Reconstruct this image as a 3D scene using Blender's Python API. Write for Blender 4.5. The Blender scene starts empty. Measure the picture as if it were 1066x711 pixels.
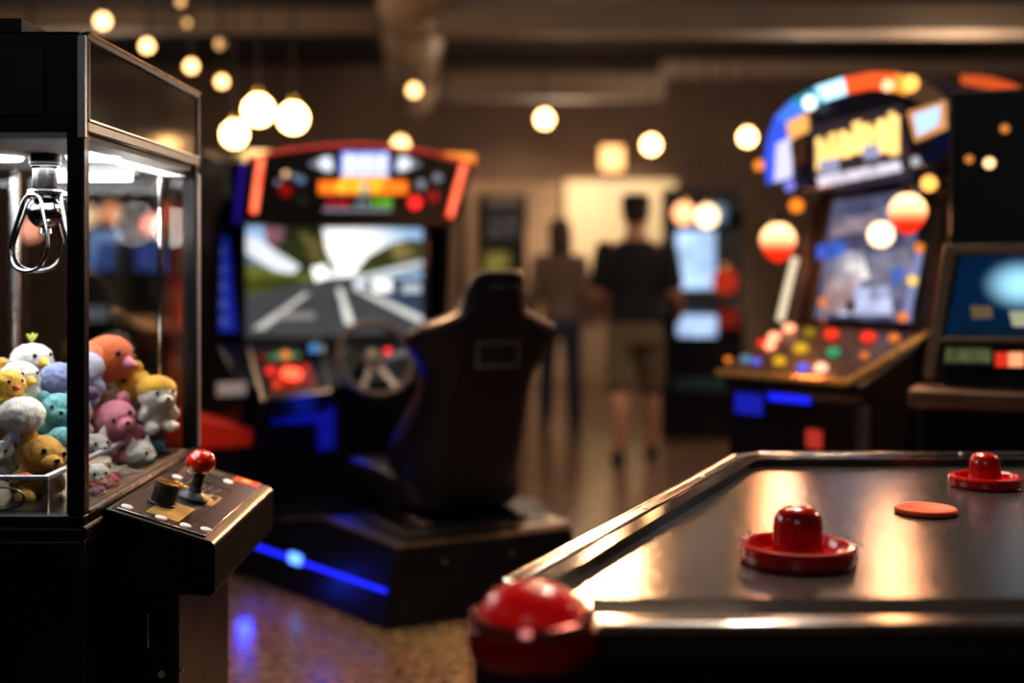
import bpy, bmesh, math, random
from mathutils import Vector, Matrix, Euler
random.seed(7)
PI = math.pi
scene = bpy.context.scene
COL = scene.collection
F = 1300.0; CX = 533.0; HY = 275.0; CH = 1.32      # focal length in px, vanishing point, camera height


def W(px, py, Y):
    """a point of the place seen at (px, py) at depth Y"""
    return Vector(((px - CX) / F * Y, Y, CH - (py - HY) / F * Y))


# ------------------------------------------------------------------ materials
MATS = {}


def mat(name, col, rough=0.5, metal=0.0, noise=0.0, nscale=20, bump=0.0, bscale=60, coat=0.0, sheen=0.0, emis=None, es=0.0, spec=0.5, stretch=None):
    if name in MATS:
        return MATS[name]
    m = bpy.data.materials.new(name); m.use_nodes = True
    nt = m.node_tree; b = nt.nodes['Principled BSDF']
    c = (*col, 1)
    b.inputs['Base Color'].default_value = c
    b.inputs['Roughness'].default_value = rough
    b.inputs['Metallic'].default_value = metal
    b.inputs['Specular IOR Level'].default_value = spec
    b.inputs['Coat Weight'].default_value = coat
    b.inputs['Coat Roughness'].default_value = 0.06
    if sheen:
        b.inputs['Sheen Weight'].default_value = sheen
        b.inputs['Sheen Roughness'].default_value = 0.5
    tc = nt.nodes.new('ShaderNodeTexCoord')
    mp = nt.nodes.new('ShaderNodeMapping')
    if stretch:
        mp.inputs['Scale'].default_value = stretch
    nt.links.new(tc.outputs['Object'], mp.inputs['Vector'])
    if noise > 0:
        n = nt.nodes.new('ShaderNodeTexNoise'); n.inputs['Scale'].default_value = nscale; n.inputs['Detail'].default_value = 4
        nt.links.new(mp.outputs['Vector'], n.inputs['Vector'])
        mx = nt.nodes.new('ShaderNodeMix'); mx.data_type = 'RGBA'
        mx.inputs['A'].default_value = tuple(max(0, v * (1 - noise)) for v in col) + (1,)
        mx.inputs['B'].default_value = tuple(min(1, v * (1 + noise)) for v in col) + (1,)
        nt.links.new(n.outputs['Fac'], mx.inputs['Factor'])
        nt.links.new(mx.outputs['Result'], b.inputs['Base Color'])
        rg = nt.nodes.new('ShaderNodeMapRange')
        rg.inputs['To Min'].default_value = max(0.02, rough * 0.75); rg.inputs['To Max'].default_value = min(1, rough * 1.25)
        nt.links.new(n.outputs['Fac'], rg.inputs['Value']); nt.links.new(rg.outputs['Result'], b.inputs['Roughness'])
    if bump > 0:
        n2 = nt.nodes.new('ShaderNodeTexNoise'); n2.inputs['Scale'].default_value = bscale; n2.inputs['Detail'].default_value = 3
        nt.links.new(mp.outputs['Vector'], n2.inputs['Vector'])
        bp = nt.nodes.new('ShaderNodeBump'); bp.inputs['Strength'].default_value = bump; bp.inputs['Distance'].default_value = 0.004
        nt.links.new(n2.outputs['Fac'], bp.inputs['Height']); nt.links.new(bp.outputs['Normal'], b.inputs['Normal'])
    if emis is not None:
        b.inputs['Emission Color'].default_value = (*emis, 1)
        b.inputs['Emission Strength'].default_value = es
    MATS[name] = m
    return m


def glow(name, col, s, var=0.0, vscale=25):
    """light-giving surface, slightly uneven"""
    if name in MATS:
        return MATS[name]
    m = bpy.data.materials.new(name); m.use_nodes = True
    nt = m.node_tree; nt.nodes.clear()
    o = nt.nodes.new('ShaderNodeOutputMaterial'); e = nt.nodes.new('ShaderNodeEmission')
    e.inputs['Color'].default_value = (*col, 1); e.inputs['Strength'].default_value = s
    if var:
        tc = nt.nodes.new('ShaderNodeTexCoord'); n = nt.nodes.new('ShaderNodeTexNoise'); n.inputs['Scale'].default_value = vscale
        nt.links.new(tc.outputs['Object'], n.inputs['Vector'])
        r = nt.nodes.new('ShaderNodeMapRange'); r.inputs['From Min'].default_value = .3; r.inputs['From Max'].default_value = .7
        r.inputs['To Min'].default_value = s * (1 - var); r.inputs['To Max'].default_value = s * (1 + var)
        nt.links.new(n.outputs['Fac'], r.inputs['Value']); nt.links.new(r.outputs['Result'], e.inputs['Strength'])
    nt.links.new(e.outputs['Emission'], o.inputs['Surface'])
    MATS[name] = m
    return m


def glow2(name, c0, s0, c1, s1, mode='z', a=0.0, b=1.0, centre=(0, 0, 0), sq=(1, 1, 1)):
    """light-giving surface that runs from one colour to another, by height or by distance from a spot on it"""
    if name in MATS:
        return MATS[name]
    m = bpy.data.materials.new(name); m.use_nodes = True
    nt = m.node_tree; nt.nodes.clear()
    o = nt.nodes.new('ShaderNodeOutputMaterial'); e = nt.nodes.new('ShaderNodeEmission')
    tc = nt.nodes.new('ShaderNodeTexCoord')
    if mode == 'z':
        sx = nt.nodes.new('ShaderNodeSeparateXYZ'); nt.links.new(tc.outputs['Object'], sx.inputs[0]); src = sx.outputs['Z']
    else:
        v = nt.nodes.new('ShaderNodeVectorMath'); v.operation = 'SUBTRACT'; v.inputs[1].default_value = centre
        v2 = nt.nodes.new('ShaderNodeVectorMath'); v2.operation = 'MULTIPLY'; v2.inputs[1].default_value = sq
        v3 = nt.nodes.new('ShaderNodeVectorMath'); v3.operation = 'LENGTH'
        nt.links.new(tc.outputs['Object'], v.inputs[0]); nt.links.new(v.outputs[0], v2.inputs[0]); nt.links.new(v2.outputs[0], v3.inputs[0]); src = v3.outputs['Value']
    mr = nt.nodes.new('ShaderNodeMapRange'); mr.interpolation_type = 'SMOOTHSTEP'; mr.inputs['From Min'].default_value = a; mr.inputs['From Max'].default_value = b
    nt.links.new(src, mr.inputs['Value'])
    mx = nt.nodes.new('ShaderNodeMix'); mx.data_type = 'RGBA'
    mx.inputs['A'].default_value = tuple(v * s0 for v in c0) + (1,); mx.inputs['B'].default_value = tuple(v * s1 for v in c1) + (1,)
    nt.links.new(mr.outputs['Result'], mx.inputs['Factor']); nt.links.new(mx.outputs['Result'], e.inputs['Color'])
    nt.links.new(e.outputs[0], o.inputs['Surface'])
    MATS[name] = m
    return m


def pane_mat(name, tint=(1, 1, 1), refl=1.0, rough=0.015):
    if name in MATS:
        return MATS[name]
    m = bpy.data.materials.new(name); m.use_nodes = True
    nt = m.node_tree; nt.nodes.clear()
    o = nt.nodes.new('ShaderNodeOutputMaterial')
    t = nt.nodes.new('ShaderNodeBsdfTransparent'); t.inputs['Color'].default_value = (*tint, 1)
    g = nt.nodes.new('ShaderNodeBsdfGlossy'); g.inputs['Roughness'].default_value = rough
    f = nt.nodes.new('ShaderNodeLayerWeight'); f.inputs['Blend'].default_value = .5
    pw = nt.nodes.new('ShaderNodeMath'); pw.operation = 'POWER'; pw.inputs[1].default_value = 4.0
    k = nt.nodes.new('ShaderNodeMath'); k.operation = 'MULTIPLY_ADD'; k.inputs[1].default_value = .62 * refl; k.inputs[2].default_value = .03 * refl
    mx = nt.nodes.new('ShaderNodeMixShader')
    nt.links.new(f.outputs['Facing'], pw.inputs[0]); nt.links.new(pw.outputs[0], k.inputs[0]); nt.links.new(k.outputs[0], mx.inputs['Fac'])
    nt.links.new(t.outputs[0], mx.inputs[1]); nt.links.new(g.outputs[0], mx.inputs[2])
    nt.links.new(mx.outputs[0], o.inputs['Surface'])
    MATS[name] = m
    return m


BLACK = mat('black_laminate', (.008, .0075, .009), .34, noise=.3, nscale=8, bump=.03, spec=.32)
BLACKM = mat('black_matte', (.008, .008, .009), .62, noise=.3, nscale=12)
GLOSSB = mat('black_gloss', (.008, .008, .010), .10, noise=.2, nscale=6, coat=.3)
CHROME = mat('chrome', (.78, .77, .76), .10, 1.0, noise=.05)
STEEL = mat('brushed_steel', (.55, .54, .53), .28, 1.0, noise=.12, nscale=40, stretch=(1, 12, 1))
DSTEEL = mat('dark_steel', (.16, .15, .15), .30, 1.0, noise=.2, nscale=40, stretch=(1, 9, 1))
BRASS = mat('warm_brass', (.75, .47, .16), .22, 1.0, noise=.15)
REDP = mat('red_plastic', (.62, .012, .012), .22, noise=.06, nscale=14, coat=.6)
ORANGEP = mat('orange_plastic', (.86, .14, .03), .35, noise=.08)
LEATHER = mat('black_leather', (.011, .011, .014), .36, noise=.3, nscale=18, bump=.2, bscale=160, spec=.4)
SKINM = mat('skin_tone', (.48, .27, .18), .5, noise=.08)
WHITEP = mat('white_panel', (.74, .74, .72), .45, noise=.05)
GLASS = pane_mat('clear_glass', (.965, .975, .97), 1.0)
ACRYL = pane_mat('clear_acrylic', (.93, .94, .93), 1.1, .03)


# ------------------------------------------------------------------ mesh builder
class MB:
    def __init__(s):
        s.bm = bmesh.new(); s.mats = []

    def _mi(s, m):
        if m not in s.mats:
            s.mats.append(m)
        return s.mats.index(m)

    def _mark(s, n, m):
        i = s._mi(m)
        s.bm.faces.ensure_lookup_table()
        for f in s.bm.faces[n:]:
            f.material_index = i

    def box(s, lo, hi, m, rot=None):
        n = len(s.bm.faces)
        lo, hi = Vector(lo), Vector(hi)
        c = (lo + hi) / 2; d = hi - lo
        M = Matrix.Translation(c) @ (rot.to_4x4() if rot is not None else Matrix()) @ Matrix.Diagonal((abs(d.x), abs(d.y), abs(d.z), 1))
        bmesh.ops.create_cube(s.bm, size=1, matrix=M); s._mark(n, m); return s

    def ball(s, c, r, m, seg=20, rot=None):
        n = len(s.bm.faces)
        if not hasattr(r, '__len__'):
            r = (r, r, r)
        M = Matrix.Translation(Vector(c)) @ (rot.to_4x4() if rot is not None else Matrix()) @ Matrix.Diagonal((*r, 1))
        bmesh.ops.create_uvsphere(s.bm, u_segments=seg, v_segments=max(8, seg // 2 + 2), radius=1, matrix=M); s._mark(n, m); return s

    def cone(s, a, b, r0, r1, m, seg=24, caps=True):
        n = len(s.bm.faces)
        a, b = Vector(a), Vector(b); d = b - a
        M = Matrix.Translation((a + b) / 2) @ d.to_track_quat('Z', 'Y').to_matrix().to_4x4()
        bmesh.ops.create_cone(s.bm, cap_ends=caps, segments=seg, radius1=r0, radius2=r1, depth=d.length, matrix=M); s._mark(n, m); return s

    def lathe(s, c, prof, m, seg=40, axis=(0, 0, 1)):
        n = len(s.bm.faces)
        q = Vector(axis).to_track_quat('Z', 'Y').to_matrix(); c = Vector(c)
        rings = []
        for r, z in prof:
            if r < 1e-5:
                rings.append([s.bm.verts.new(c + q @ Vector((0, 0, z)))])
            else:
                rings.append([s.bm.verts.new(c + q @ Vector((r * math.cos(2 * PI * k / seg), r * math.sin(2 * PI * k / seg), z))) for k in range(seg)])
        s._skinrings(rings, True); s._mark(n, m); return s

    def _skinrings(s, rings, closed):
        for A, B in zip(rings, rings[1:]):
            if len(A) == 1 and len(B) == 1:
                continue
            N = max(len(A), len(B)); rng = N if closed else N - 1
            for k in range(rng):
                j = (k + 1) % N
                if len(A) == 1:
                    vs = [A[0], B[j], B[k]]
                elif len(B) == 1:
                    vs = [A[k], A[j], B[0]]
                else:
                    vs = [A[k], A[j], B[j], B[k]]
                try:
                    s.bm.faces.new(vs)
                except ValueError:
                    pass

    def loft(s, rings, m, caps=True):
        n = len(s.bm.faces)
        R = [[s.bm.verts.new(Vector(p)) for p in ring] for ring in rings]
        s._skinrings(R, True)
        if caps:
            s.bm.faces.new(list(reversed(R[0]))); s.bm.faces.new(R[-1])
        s._mark(n, m); return s

    def poly(s, pts, m):
        n = len(s.bm.faces)
        s.bm.faces.new([s.bm.verts.new(Vector(p)) for p in pts]); s._mark(n, m); return s

    def prism(s, pts, vec, m):
        vec = Vector(vec); n = len(s.bm.faces)
        A = [s.bm.verts.new(Vector(p)) for p in pts]; B = [s.bm.verts.new(Vector(p) + vec) for p in pts]
        s.bm.faces.new(A); s.bm.faces.new(list(reversed(B)))
        for k in range(len(A)):
            j = (k + 1) % len(A)
            s.bm.faces.new([A[j], A[k], B[k], B[j]])
        s._mark(n, m); return s

    def tube(s, pts, r, m, seg=10, closed=False):
        n = len(s.bm.faces)
        P = [Vector(p) for p in pts]; N = len(P); rings = []
        up = None
        for i in range(N):
            a = P[(i - 1) % N] if (closed or i > 0) else P[i]
            b = P[(i + 1) % N] if (closed or i < N - 1) else P[i]
            t = (b - a).normalized()
            if up is None:
                up = t.orthogonal().normalized()
            up = (up - t * up.dot(t)).normalized(); sd = t.cross(up)
            rr = r[i] if hasattr(r, '__len__') else r
            rings.append([s.bm.verts.new(P[i] + (up * math.cos(2 * PI * k / seg) + sd * math.sin(2 * PI * k / seg)) * rr) for k in range(seg)])
        if closed:
            rings.append(rings[0])
        s._skinrings(rings, True)
        if not closed:
            s.bm.faces.new(list(reversed(rings[0]))); s.bm.faces.new(rings[-1])
        s._mark(n, m); return s

    def build(s, name, parent=None, world=True, bevel=0.0, seg=2, label=None, smooth=38):
        """links the shape as ONE mesh object; with world=True its points are places of the room, else they are its thing's own"""
        bmesh.ops.recalc_face_normals(s.bm, faces=s.bm.faces)
        if parent is not None and world:
            s.bm.transform(root_matrix(parent).inverted())
        me = bpy.data.meshes.new(name); s.bm.to_mesh(me); s.bm.free()
        for m in s.mats:
            me.materials.append(m)
        me.shade_smooth()
        me.set_sharp_from_angle(angle=math.radians(smooth))
        o = bpy.data.objects.new(name, me); COL.objects.link(o)
        if parent is not None:
            o.parent = parent
        if bevel:
            b = o.modifiers.new('bevel', 'BEVEL'); b.width = bevel; b.segments = seg; b.limit_method = 'ANGLE'; b.angle_limit = math.radians(35)
        if label:
            o['label'] = label
        return o


def root_matrix(o):
    M = Matrix()
    while o is not None:
        M = Matrix.LocRotScale(o.location, o.rotation_euler, o.scale) @ M
        o = o.parent
    return M


def tag(o, label, cat, group=None, kind=None):
    if label: o['label'] = label
    if cat: o['category'] = cat
    if group: o['group'] = group
    if kind: o['kind'] = kind
    return o


def thing(name, label, cat, loc, rz=0.0, group=None):
    o = bpy.data.objects.new(name, None); COL.objects.link(o)
    o.empty_display_size = .1
    o.location = loc; o.rotation_euler = (0, 0, rz)
    return tag(o, label, cat, group)


def struct(mb, name, label=None, bevel=0):
    o = mb.build(name, None, bevel=bevel); o['kind'] = 'structure'
    if label: o['label'] = label
    return o


# ------------------------------------------------------------------ camera
cam = bpy.data.cameras.new('camera'); co = bpy.data.objects.new('camera', cam); COL.objects.link(co)
co.location = (0, 0, CH); co.rotation_euler = (PI / 2, 0, 0)
cam.sensor_width = 36; cam.lens = 36 * F / 1066
cam.shift_x = 0; cam.shift_y = -(355.5 - HY) / 1066
cam.clip_start = .05; cam.clip_end = 60
cam.dof.use_dof = True; cam.dof.focus_distance = 2.56
cam.dof.aperture_fstop = (cam.lens / 1000) / 0.044
scene.camera = co
scene.view_settings.view_transform = 'Standard'
scene.view_settings.look = 'Medium High Contrast'
scene.view_settings.exposure = 0.12
cy = scene.cycles
cy.max_bounces = 8; cy.diffuse_bounces = 3; cy.glossy_bounces = 4; cy.transparent_max_bounces = 16
cy.sample_clamp_indirect = 6.0
cy.caustics_reflective = False; cy.caustics_refractive = False

# ------------------------------------------------------------------ world: a dim warm interior
w = bpy.data.worlds.new('world'); scene.world = w; w.use_nodes = True
w.node_tree.nodes['Background'].inputs['Color'].default_value = (.05, .035, .025, 1)
w.node_tree.nodes['Background'].inputs['Strength'].default_value = .3

# ------------------------------------------------------------------ room shell
XL, XR, YB, YF, ZC = -6.5, 5.2, 15.0, -3.0, 3.7


def floor_mat():
    m = bpy.data.materials.new('polished_floor'); m.use_nodes = True
    nt = m.node_tree; b = nt.nodes['Principled BSDF']
    tc = nt.nodes.new('ShaderNodeTexCoord')
    n1 = nt.nodes.new('ShaderNodeTexNoise'); n1.inputs['Scale'].default_value = 26; n1.inputs['Detail'].default_value = 6
    n2 = nt.nodes.new('ShaderNodeTexNoise'); n2.inputs['Scale'].default_value = 1.3; n2.inputs['Detail'].default_value = 3
    v = nt.nodes.new('ShaderNodeTexVoronoi'); v.inputs['Scale'].default_value = 60
    for t in (n1, n2, v):
        nt.links.new(tc.outputs['Object'], t.inputs['Vector'])
    cr = nt.nodes.new('ShaderNodeValToRGB')
    cr.color_ramp.elements[0].position = .33; cr.color_ramp.elements[0].color = (.075, .045, .026, 1)
    cr.color_ramp.elements[1].position = .68; cr.color_ramp.elements[1].color = (.38, .24, .15, 1)
    nt.links.new(n1.outputs['Fac'], cr.inputs['Fac'])
    mx = nt.nodes.new('ShaderNodeMix'); mx.data_type = 'RGBA'; mx.blend_type = 'MULTIPLY'; mx.inputs['Factor'].default_value = .6
    nt.links.new(cr.outputs['Color'], mx.inputs['A']); nt.links.new(n2.outputs['Color'], mx.inputs['B'])
    nt.links.new(mx.outputs['Result'], b.inputs['Base Color'])
    rr = nt.nodes.new('ShaderNodeMapRange'); rr.inputs['To Min'].default_value = .16; rr.inputs['To Max'].default_value = .38
    nt.links.new(n1.outputs['Fac'], rr.inputs['Value']); nt.links.new(rr.outputs['Result'], b.inputs['Roughness'])
    bp = nt.nodes.new('ShaderNodeBump'); bp.inputs['Strength'].default_value = .12; bp.inputs['Distance'].default_value = .003
    nt.links.new(v.outputs['Distance'], bp.inputs['Height']); nt.links.new(bp.outputs['Normal'], b.inputs['Normal'])
    b.inputs['Coat Weight'].default_value = .25; b.inputs['Coat Roughness'].default_value = .18
    return m


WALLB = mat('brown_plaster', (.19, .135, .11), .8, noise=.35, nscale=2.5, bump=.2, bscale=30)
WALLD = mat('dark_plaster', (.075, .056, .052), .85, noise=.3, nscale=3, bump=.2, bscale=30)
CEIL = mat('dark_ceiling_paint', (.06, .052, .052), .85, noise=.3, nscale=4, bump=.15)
BEAM = mat('beam_paint', (.24, .19, .155), .7, noise=.25, nscale=3, bump=.1)
CREAM = mat('cream_wall', (.72, .60, .44), .75, noise=.12, nscale=3)
struct(MB().box((XL, YF, -.1), (XR, YB, 0), floor_mat()), 'floor')
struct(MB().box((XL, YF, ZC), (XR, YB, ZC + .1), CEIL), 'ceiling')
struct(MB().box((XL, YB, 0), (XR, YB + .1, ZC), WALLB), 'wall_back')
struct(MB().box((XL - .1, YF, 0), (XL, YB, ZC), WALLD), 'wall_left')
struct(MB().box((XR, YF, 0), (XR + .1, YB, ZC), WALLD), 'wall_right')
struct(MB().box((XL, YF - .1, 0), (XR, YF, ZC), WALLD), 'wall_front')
# lit cream partition and darker bays on the back wall
a = W(588, 188, 14.6); b = W(703, 188, 14.6)
struct(MB().box((a.x, 14.5, 1.17), (b.x, 14.7, a.z), CREAM), 'wall_partition')
a = W(520, 190, 14.8)
struct(MB().box((W(486, 0, 14.8).x, 14.75, 0), (W(586, 0, 14.8).x, 14.9, a.z), mat('tan_wall', (.34, .25, .19), .8, noise=.25, nscale=2)), 'wall_bay')
# ceiling beams and duct
def beam(n, px0, px1, py0, py1, Y):
    A = W(px0, py0, Y); B = W(px1, py1, Y)
    struct(MB().box((A.x, Y, B.z), (B.x, Y + .25, A.z), BEAM), n, bevel=.01)
beam('ceiling_beam_1', 452, 1500, 2, 33, 8.0)
beam('ceiling_beam_2', 460, 692, 76, 102, 11.0)
beam('ceiling_beam_3', -300, 395, 8, 30, 9.0)
beam('ceiling_beam_4', 690, 1300, 62, 78, 12.5)
d = thing('air_duct', 'pale round air duct with bands running away under the dark ceiling', 'duct', (-.079 * 9, 9, 3.05))
DUCT = mat('duct_metal', (.34, .27, .22), .6, .1, noise=.2, nscale=4)
MB().cone((-.079 * 6.2, 6.2, 3.13), (-.079 * 13.5, 13.5, 3.13), .24, .24, DUCT, 28).build('pipe', d)
for k, yy in enumerate((7.2, 8.6, 10.0, 11.4, 12.8)):
    mb = MB(); mb.cone((-.079 * yy, yy, 3.13), (-.079 * (yy + .07), yy + .07, 3.13), .262, .262, BEAM, 28); mb.box((-.079 * yy - .02, yy, 3.38), (-.079 * yy + .02, yy + .05, ZC), BEAM)
    mb.build('hanger_band', d)

# ------------------------------------------------------------------ pendant lamps
def pendant(px, py, Y, r, strength, label, top=ZC, tint=(1, .62, .25)):
    p = W(px, py, Y)
    t = thing('pendant_lamp', label, 'lamp', p, group='warm pendant lamps under the ceiling')
    g = glow('bulb_glow_%g_%g' % (strength, tint[1]), tint, strength)
    mb = MB()
    mb.lathe((0, 0, 0), [(0, -r), (r * .5, -r * .87), (r * .87, -r * .5), (r, 0), (r * .87, r * .5), (r * .5, r * .87), (r * .3, r * 1.0), (0, r * 1.0)], g, 20)
    mb.build('globe', t, world=False)
    MB().lathe((0, 0, 0), [(0, r * 1.5), (r * .28, r * 1.5), (r * .34, r * 1.2), (r * .34, r * .96), (0, r * .96)], BRASS, 16).build('socket', t, world=False)
    MB().cone((0, 0, r * 1.4), (0, 0, max(r * 2, top - p.z)), .006, .006, BLACKM, 6).build('cord', t, world=False)
    return t


G3 = [(269, 115, 7.0, .082, 'highest-hung round globe of the trio glowing above the racing cabinet'),
      (305, 123, 7.2, .082, 'rightmost round globe of the trio glowing above the racing cabinet'),
      (244, 140, 7.4, .072, 'lowest round globe of the trio glowing beside the claw machine top')]
for px, py, Y, r, l in G3:
    pendant(px, py, Y, r, 15, l, tint=(1, .62, .24))
SM = [(107, 22, 6.6, .040, 'small warm bulb just above the near corner of the claw machine'),
      (153, 48, 6.9, .036, 'small warm bulb second from the claw machine corner in the slanting string'),
      (199, 69, 7.2, .036, 'small bright bulb over the far end of the claw machine header'),
      (229, 46, 7.8, .028, 'dim amber bulb hung at the upper end of the bulb string'),
      (231, 85, 7.3, .034, 'small amber bulb just above the three globes'),
      (195, 24, 8.4, .022, 'faintest amber bulb high under the ceiling over the claw machine'),
      (188, 2, 7.5, .024, 'faint amber bulb at the very top edge of the view'),
      (431, 94, 9.5, .045, 'warm bulb hanging under the round air duct'),
      (567, 124, 9.5, .062, 'warm bulb in mid room left of the man with the cap'),
      (678, 151, 10.0, .068, 'bright warm bulb above the shoulder of the man with the cap'),
      (778, 143, 9.0, .058, 'bright warm bulb beside the left end of the arched marquee'),
      (417, 151, 9.2, .060, 'warm bulb half hidden behind the racing marquee top')]
for k, (px, py, Y, r, l) in enumerate(SM):
    pendant(px, py, Y, r, 1.6 if 'faint' in l or 'dim' in l else (12 if px in (567, 678, 778) else 5), l, 2.86 if px in (431, 417) else ZC, tint=(1, .56, .22))
# amber wall light in the back
t = thing('wall_sconce', 'square amber lamp on the back wall above the cream partition', 'lamp', W(637, 165, 14.6))
MB().box((-.13, -.08, -.14), (.13, .06, .14), glow('amber_shade', (1, .52, .2), 2.2)).build('shade', t, world=False, bevel=.02)
MB().box((-.06, .05, -.06), (.06, .42, .06), BRASS).build('bracket', t, world=False)


def light(kind, name, loc, energy, col, size=.1, rot=None, **kw):
    l = bpy.data.lights.new(name, kind); o = bpy.data.objects.new(name, l); COL.objects.link(o)
    l.energy = energy; l.color = col; o.location = loc
    if kind == 'AREA':
        l.size = size
        if 'sy' in kw:
            l.shape = 'RECTANGLE'; l.size_y = kw['sy']
    else:
        l.shadow_soft_size = size
    if kind == 'SPOT':
        l.spot_size = kw.get('cone', 1.2); l.spot_blend = .7
    if rot:
        o.rotation_euler = rot
    return o


def aim(o, target):
    o.rotation_euler = (Vector(target) - o.location).to_track_quat('-Z', 'Y').to_euler(); return o


WARM = (1, .76, .55)
for k, (x, y) in enumerate([(-2.6, 6.8), (2.3, 9.6), (2.9, 8.0), (-3.5, 10.5), (.5, 12.0), (3.4, 4.6)]):
    light('POINT', 'room_fill', (x, y, 2.35), 52, WARM, .22)  # added fill lights for the room, no fixtures hang here
aim(light('AREA', 'overhead_fill', (.5, 5.3, 3.5), 45, WARM, 1.4), (.5, 5.0, 0))  # added area light for general brightness, without a fixture
aim(light('SPOT', 'partition_spot', (1.2, 12.6, 3.4), 230, (1, .80, .54), .1, cone=1.0), (1.3, 14.6, 1.4))
aim(light('SPOT', 'bay_spot', (0.2, 12.6, 3.4), 150, (1, .68, .4), .1, cone=1.1), (0.0, 14.7, 1.4))
aim(light('SPOT', 'seat_spot', (-1.1, 5.6, 3.4), 620, (1, .56, .30), .08, cone=.5), (.0, 4.75, 1.1))
aim(light('SPOT', 'rim_spot', (.55, 7.4, 2.25), 420, (1, .50, .24), .10, cone=.45), (.05, 4.75, 1.05))
aim(light('SPOT', 'console_spot', (-.2, 4.2, 3.2), 110, (1, .66, .38), .06, cone=.7), (-.7, 2.8, .8))  # this and the next two: spots added to brighten console, table, floor
aim(light('SPOT', 'table_spot', (1.0, 4.3, 3.3), 250, (1, .80, .64), .08, cone=.8), (.9, 2.4, .8))
aim(light('SPOT', 'floor_spot', (-.4, 3.2, 3.4), 270, (1, .68, .48), .1, cone=.8), (-.45, 3.9, 0))
aim(light('AREA', 'front_fill', (-.6, -1.6, 2.9), 8, (.86, .92, 1), 1.2), (-.2, 3, .9))
aim(light('AREA', 'seat_fill', (.7, 3.4, 3.3), 7, (.92, .94, 1), .8), (.05, 4.8, .8))
light('POINT', 'corner_fill', (-1.7, 1.3, 2.3), 3.0, (.84, .90, 1), .15)



# ================================================================== claw machine
X0, X1, Y0, Y1 = -1.70, -.823, 2.40, 3.28
ZG = .822; ZH = 1.575; ZT = 1.768                         # glass foot, header foot, top
cm = thing('claw_machine', 'tall black claw machine full of plush toys at the left edge', 'claw machine', ((X0 + X1) / 2, (Y0 + Y1) / 2, 0))
MB().box((X0, Y0, 0), (X1, Y1, ZG - .03), BLACK).build('base_cabinet', cm, bevel=.008)
mb = MB()
mb.box((X0 - .004, Y0 - .006, ZG - .034), (X1 + .006, Y1 + .004, ZG - .006), BLACK)
mb.build('base_ledge', cm, bevel=.006)
mb = MB(); e = .034
for (xa, xb, ya, yb) in ((X0, X1, Y0, Y0 + e), (X0, X1, Y1 - e, Y1), (X0, X0 + e, Y0 + e, Y1 - e), (X1 - e, X1, Y0 + e, Y1 - e)):
    mb.box((xa, ya, ZG - .006), (xb, yb, ZG + .014), BLACK)
mb.build('glass_sill', cm, bevel=.003)
MB().box((X1 - .007, Y0 + .03, ZG + .0145), (X1 + .001, Y1 - .02, ZG + .019), STEEL).build('sill_trim', cm)
MB().box((X0 + e, Y0 + e, ZG - .006), (X1 - e, Y1 - e, ZG + .004), mat('prize_floor', (.014, .013, .014), .3, noise=.2)).build('prize_floor', cm)
P = .034
for (px_, py_) in ((X0, Y0), (X1 - P, Y0), (X0, Y1 - P), (X1 - P, Y1 - P)):
    MB().box((px_, py_, ZG + .0145), (px_ + P, py_ + P, ZH), BLACK).build('corner_post', cm, bevel=.004)
SILV = mat('silver_paint', (.62, .64, .70), .32, .35, noise=.05)
# bright corner strips
MB().box((X1 - .012, Y0 - .003, ZH - .012), (X1 + .003, Y0 + .012, ZT - .008), SILV).build('corner_strip', cm, bevel=.002)
MB().box((X1 - .003, Y0 - .001, ZG + .02), (X1 + .002, Y0 + .004, ZH - .014), DSTEEL).build('corner_strip', cm, bevel=.001)
MB().box((X1 - .004, Y1 - .012, ZG + .02), (X1 + .004, Y1 + .003, ZH - .02), SILV).build('corner_strip', cm, bevel=.002)
# header: dark glossy side sign in a frame, plain black front
hd = MB().box((X0, Y0, ZH), (X1 - .008, Y1, ZT), BLACK).build('header_box', cm, bevel=.006)
HG = mat('smoked_sign_glass', (.035, .027, .024), .09, noise=.5, nscale=3, coat=.5)
MB().box((X1 - .010, Y0 + .028, ZH + .022), (X1 - .001, Y1 - .022, ZT - .014), HG).build('header_sign', cm)
mb = MB(); q = X1 + .004
mb.box((X1 - .012, Y0 + .012, ZT - .016), (q, Y1, ZT), DSTEEL)
mb.box((X1 - .012, Y0 + .012, ZH), (q, Y1, ZH + .022), DSTEEL)
mb.box((X1 - .012, Y0 + .012, ZH + .022), (q, Y0 + .030, ZT - .016), BLACK)
mb.box((X1 - .012, Y1 - .022, ZH + .022), (q, Y1, ZT - .016), BLACK)
mb.build('header_frame', cm, bevel=.003)
MB().box((X1 - .002, Y0 + .02, ZH + .022), (X1 + .006, Y1 - .004, ZH + .026), STEEL).build('header_trim', cm)
MB().box((X1 - .004, Y0 + .02, ZT - .003), (X1 + .006, Y1 - .002, ZT + .003), mat('copper_edge', (.5, .30, .18), .25, 1, noise=.1)).build('header_trim', cm)
MB().box((X0 + .02, Y0 - .004, ZH + .03), (X1 - .075, Y0 + .001, ZT - .03), BLACKM).build('header_panel', cm, bevel=.003)
mb = MB(); mb.box((X0 + .05, Y0 + .05, ZT), (X1 - .14, Y0 + .4, ZT + .035), BLACKM)
for k in range(5):
    mb.box((X0 + .1 + k * .12, Y0 + .046, ZT + .008), (X0 + .16 + k * .12, Y0 + .052, ZT + .028), BLACK)
mb.build('top_vent', cm, bevel=.004)
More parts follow.
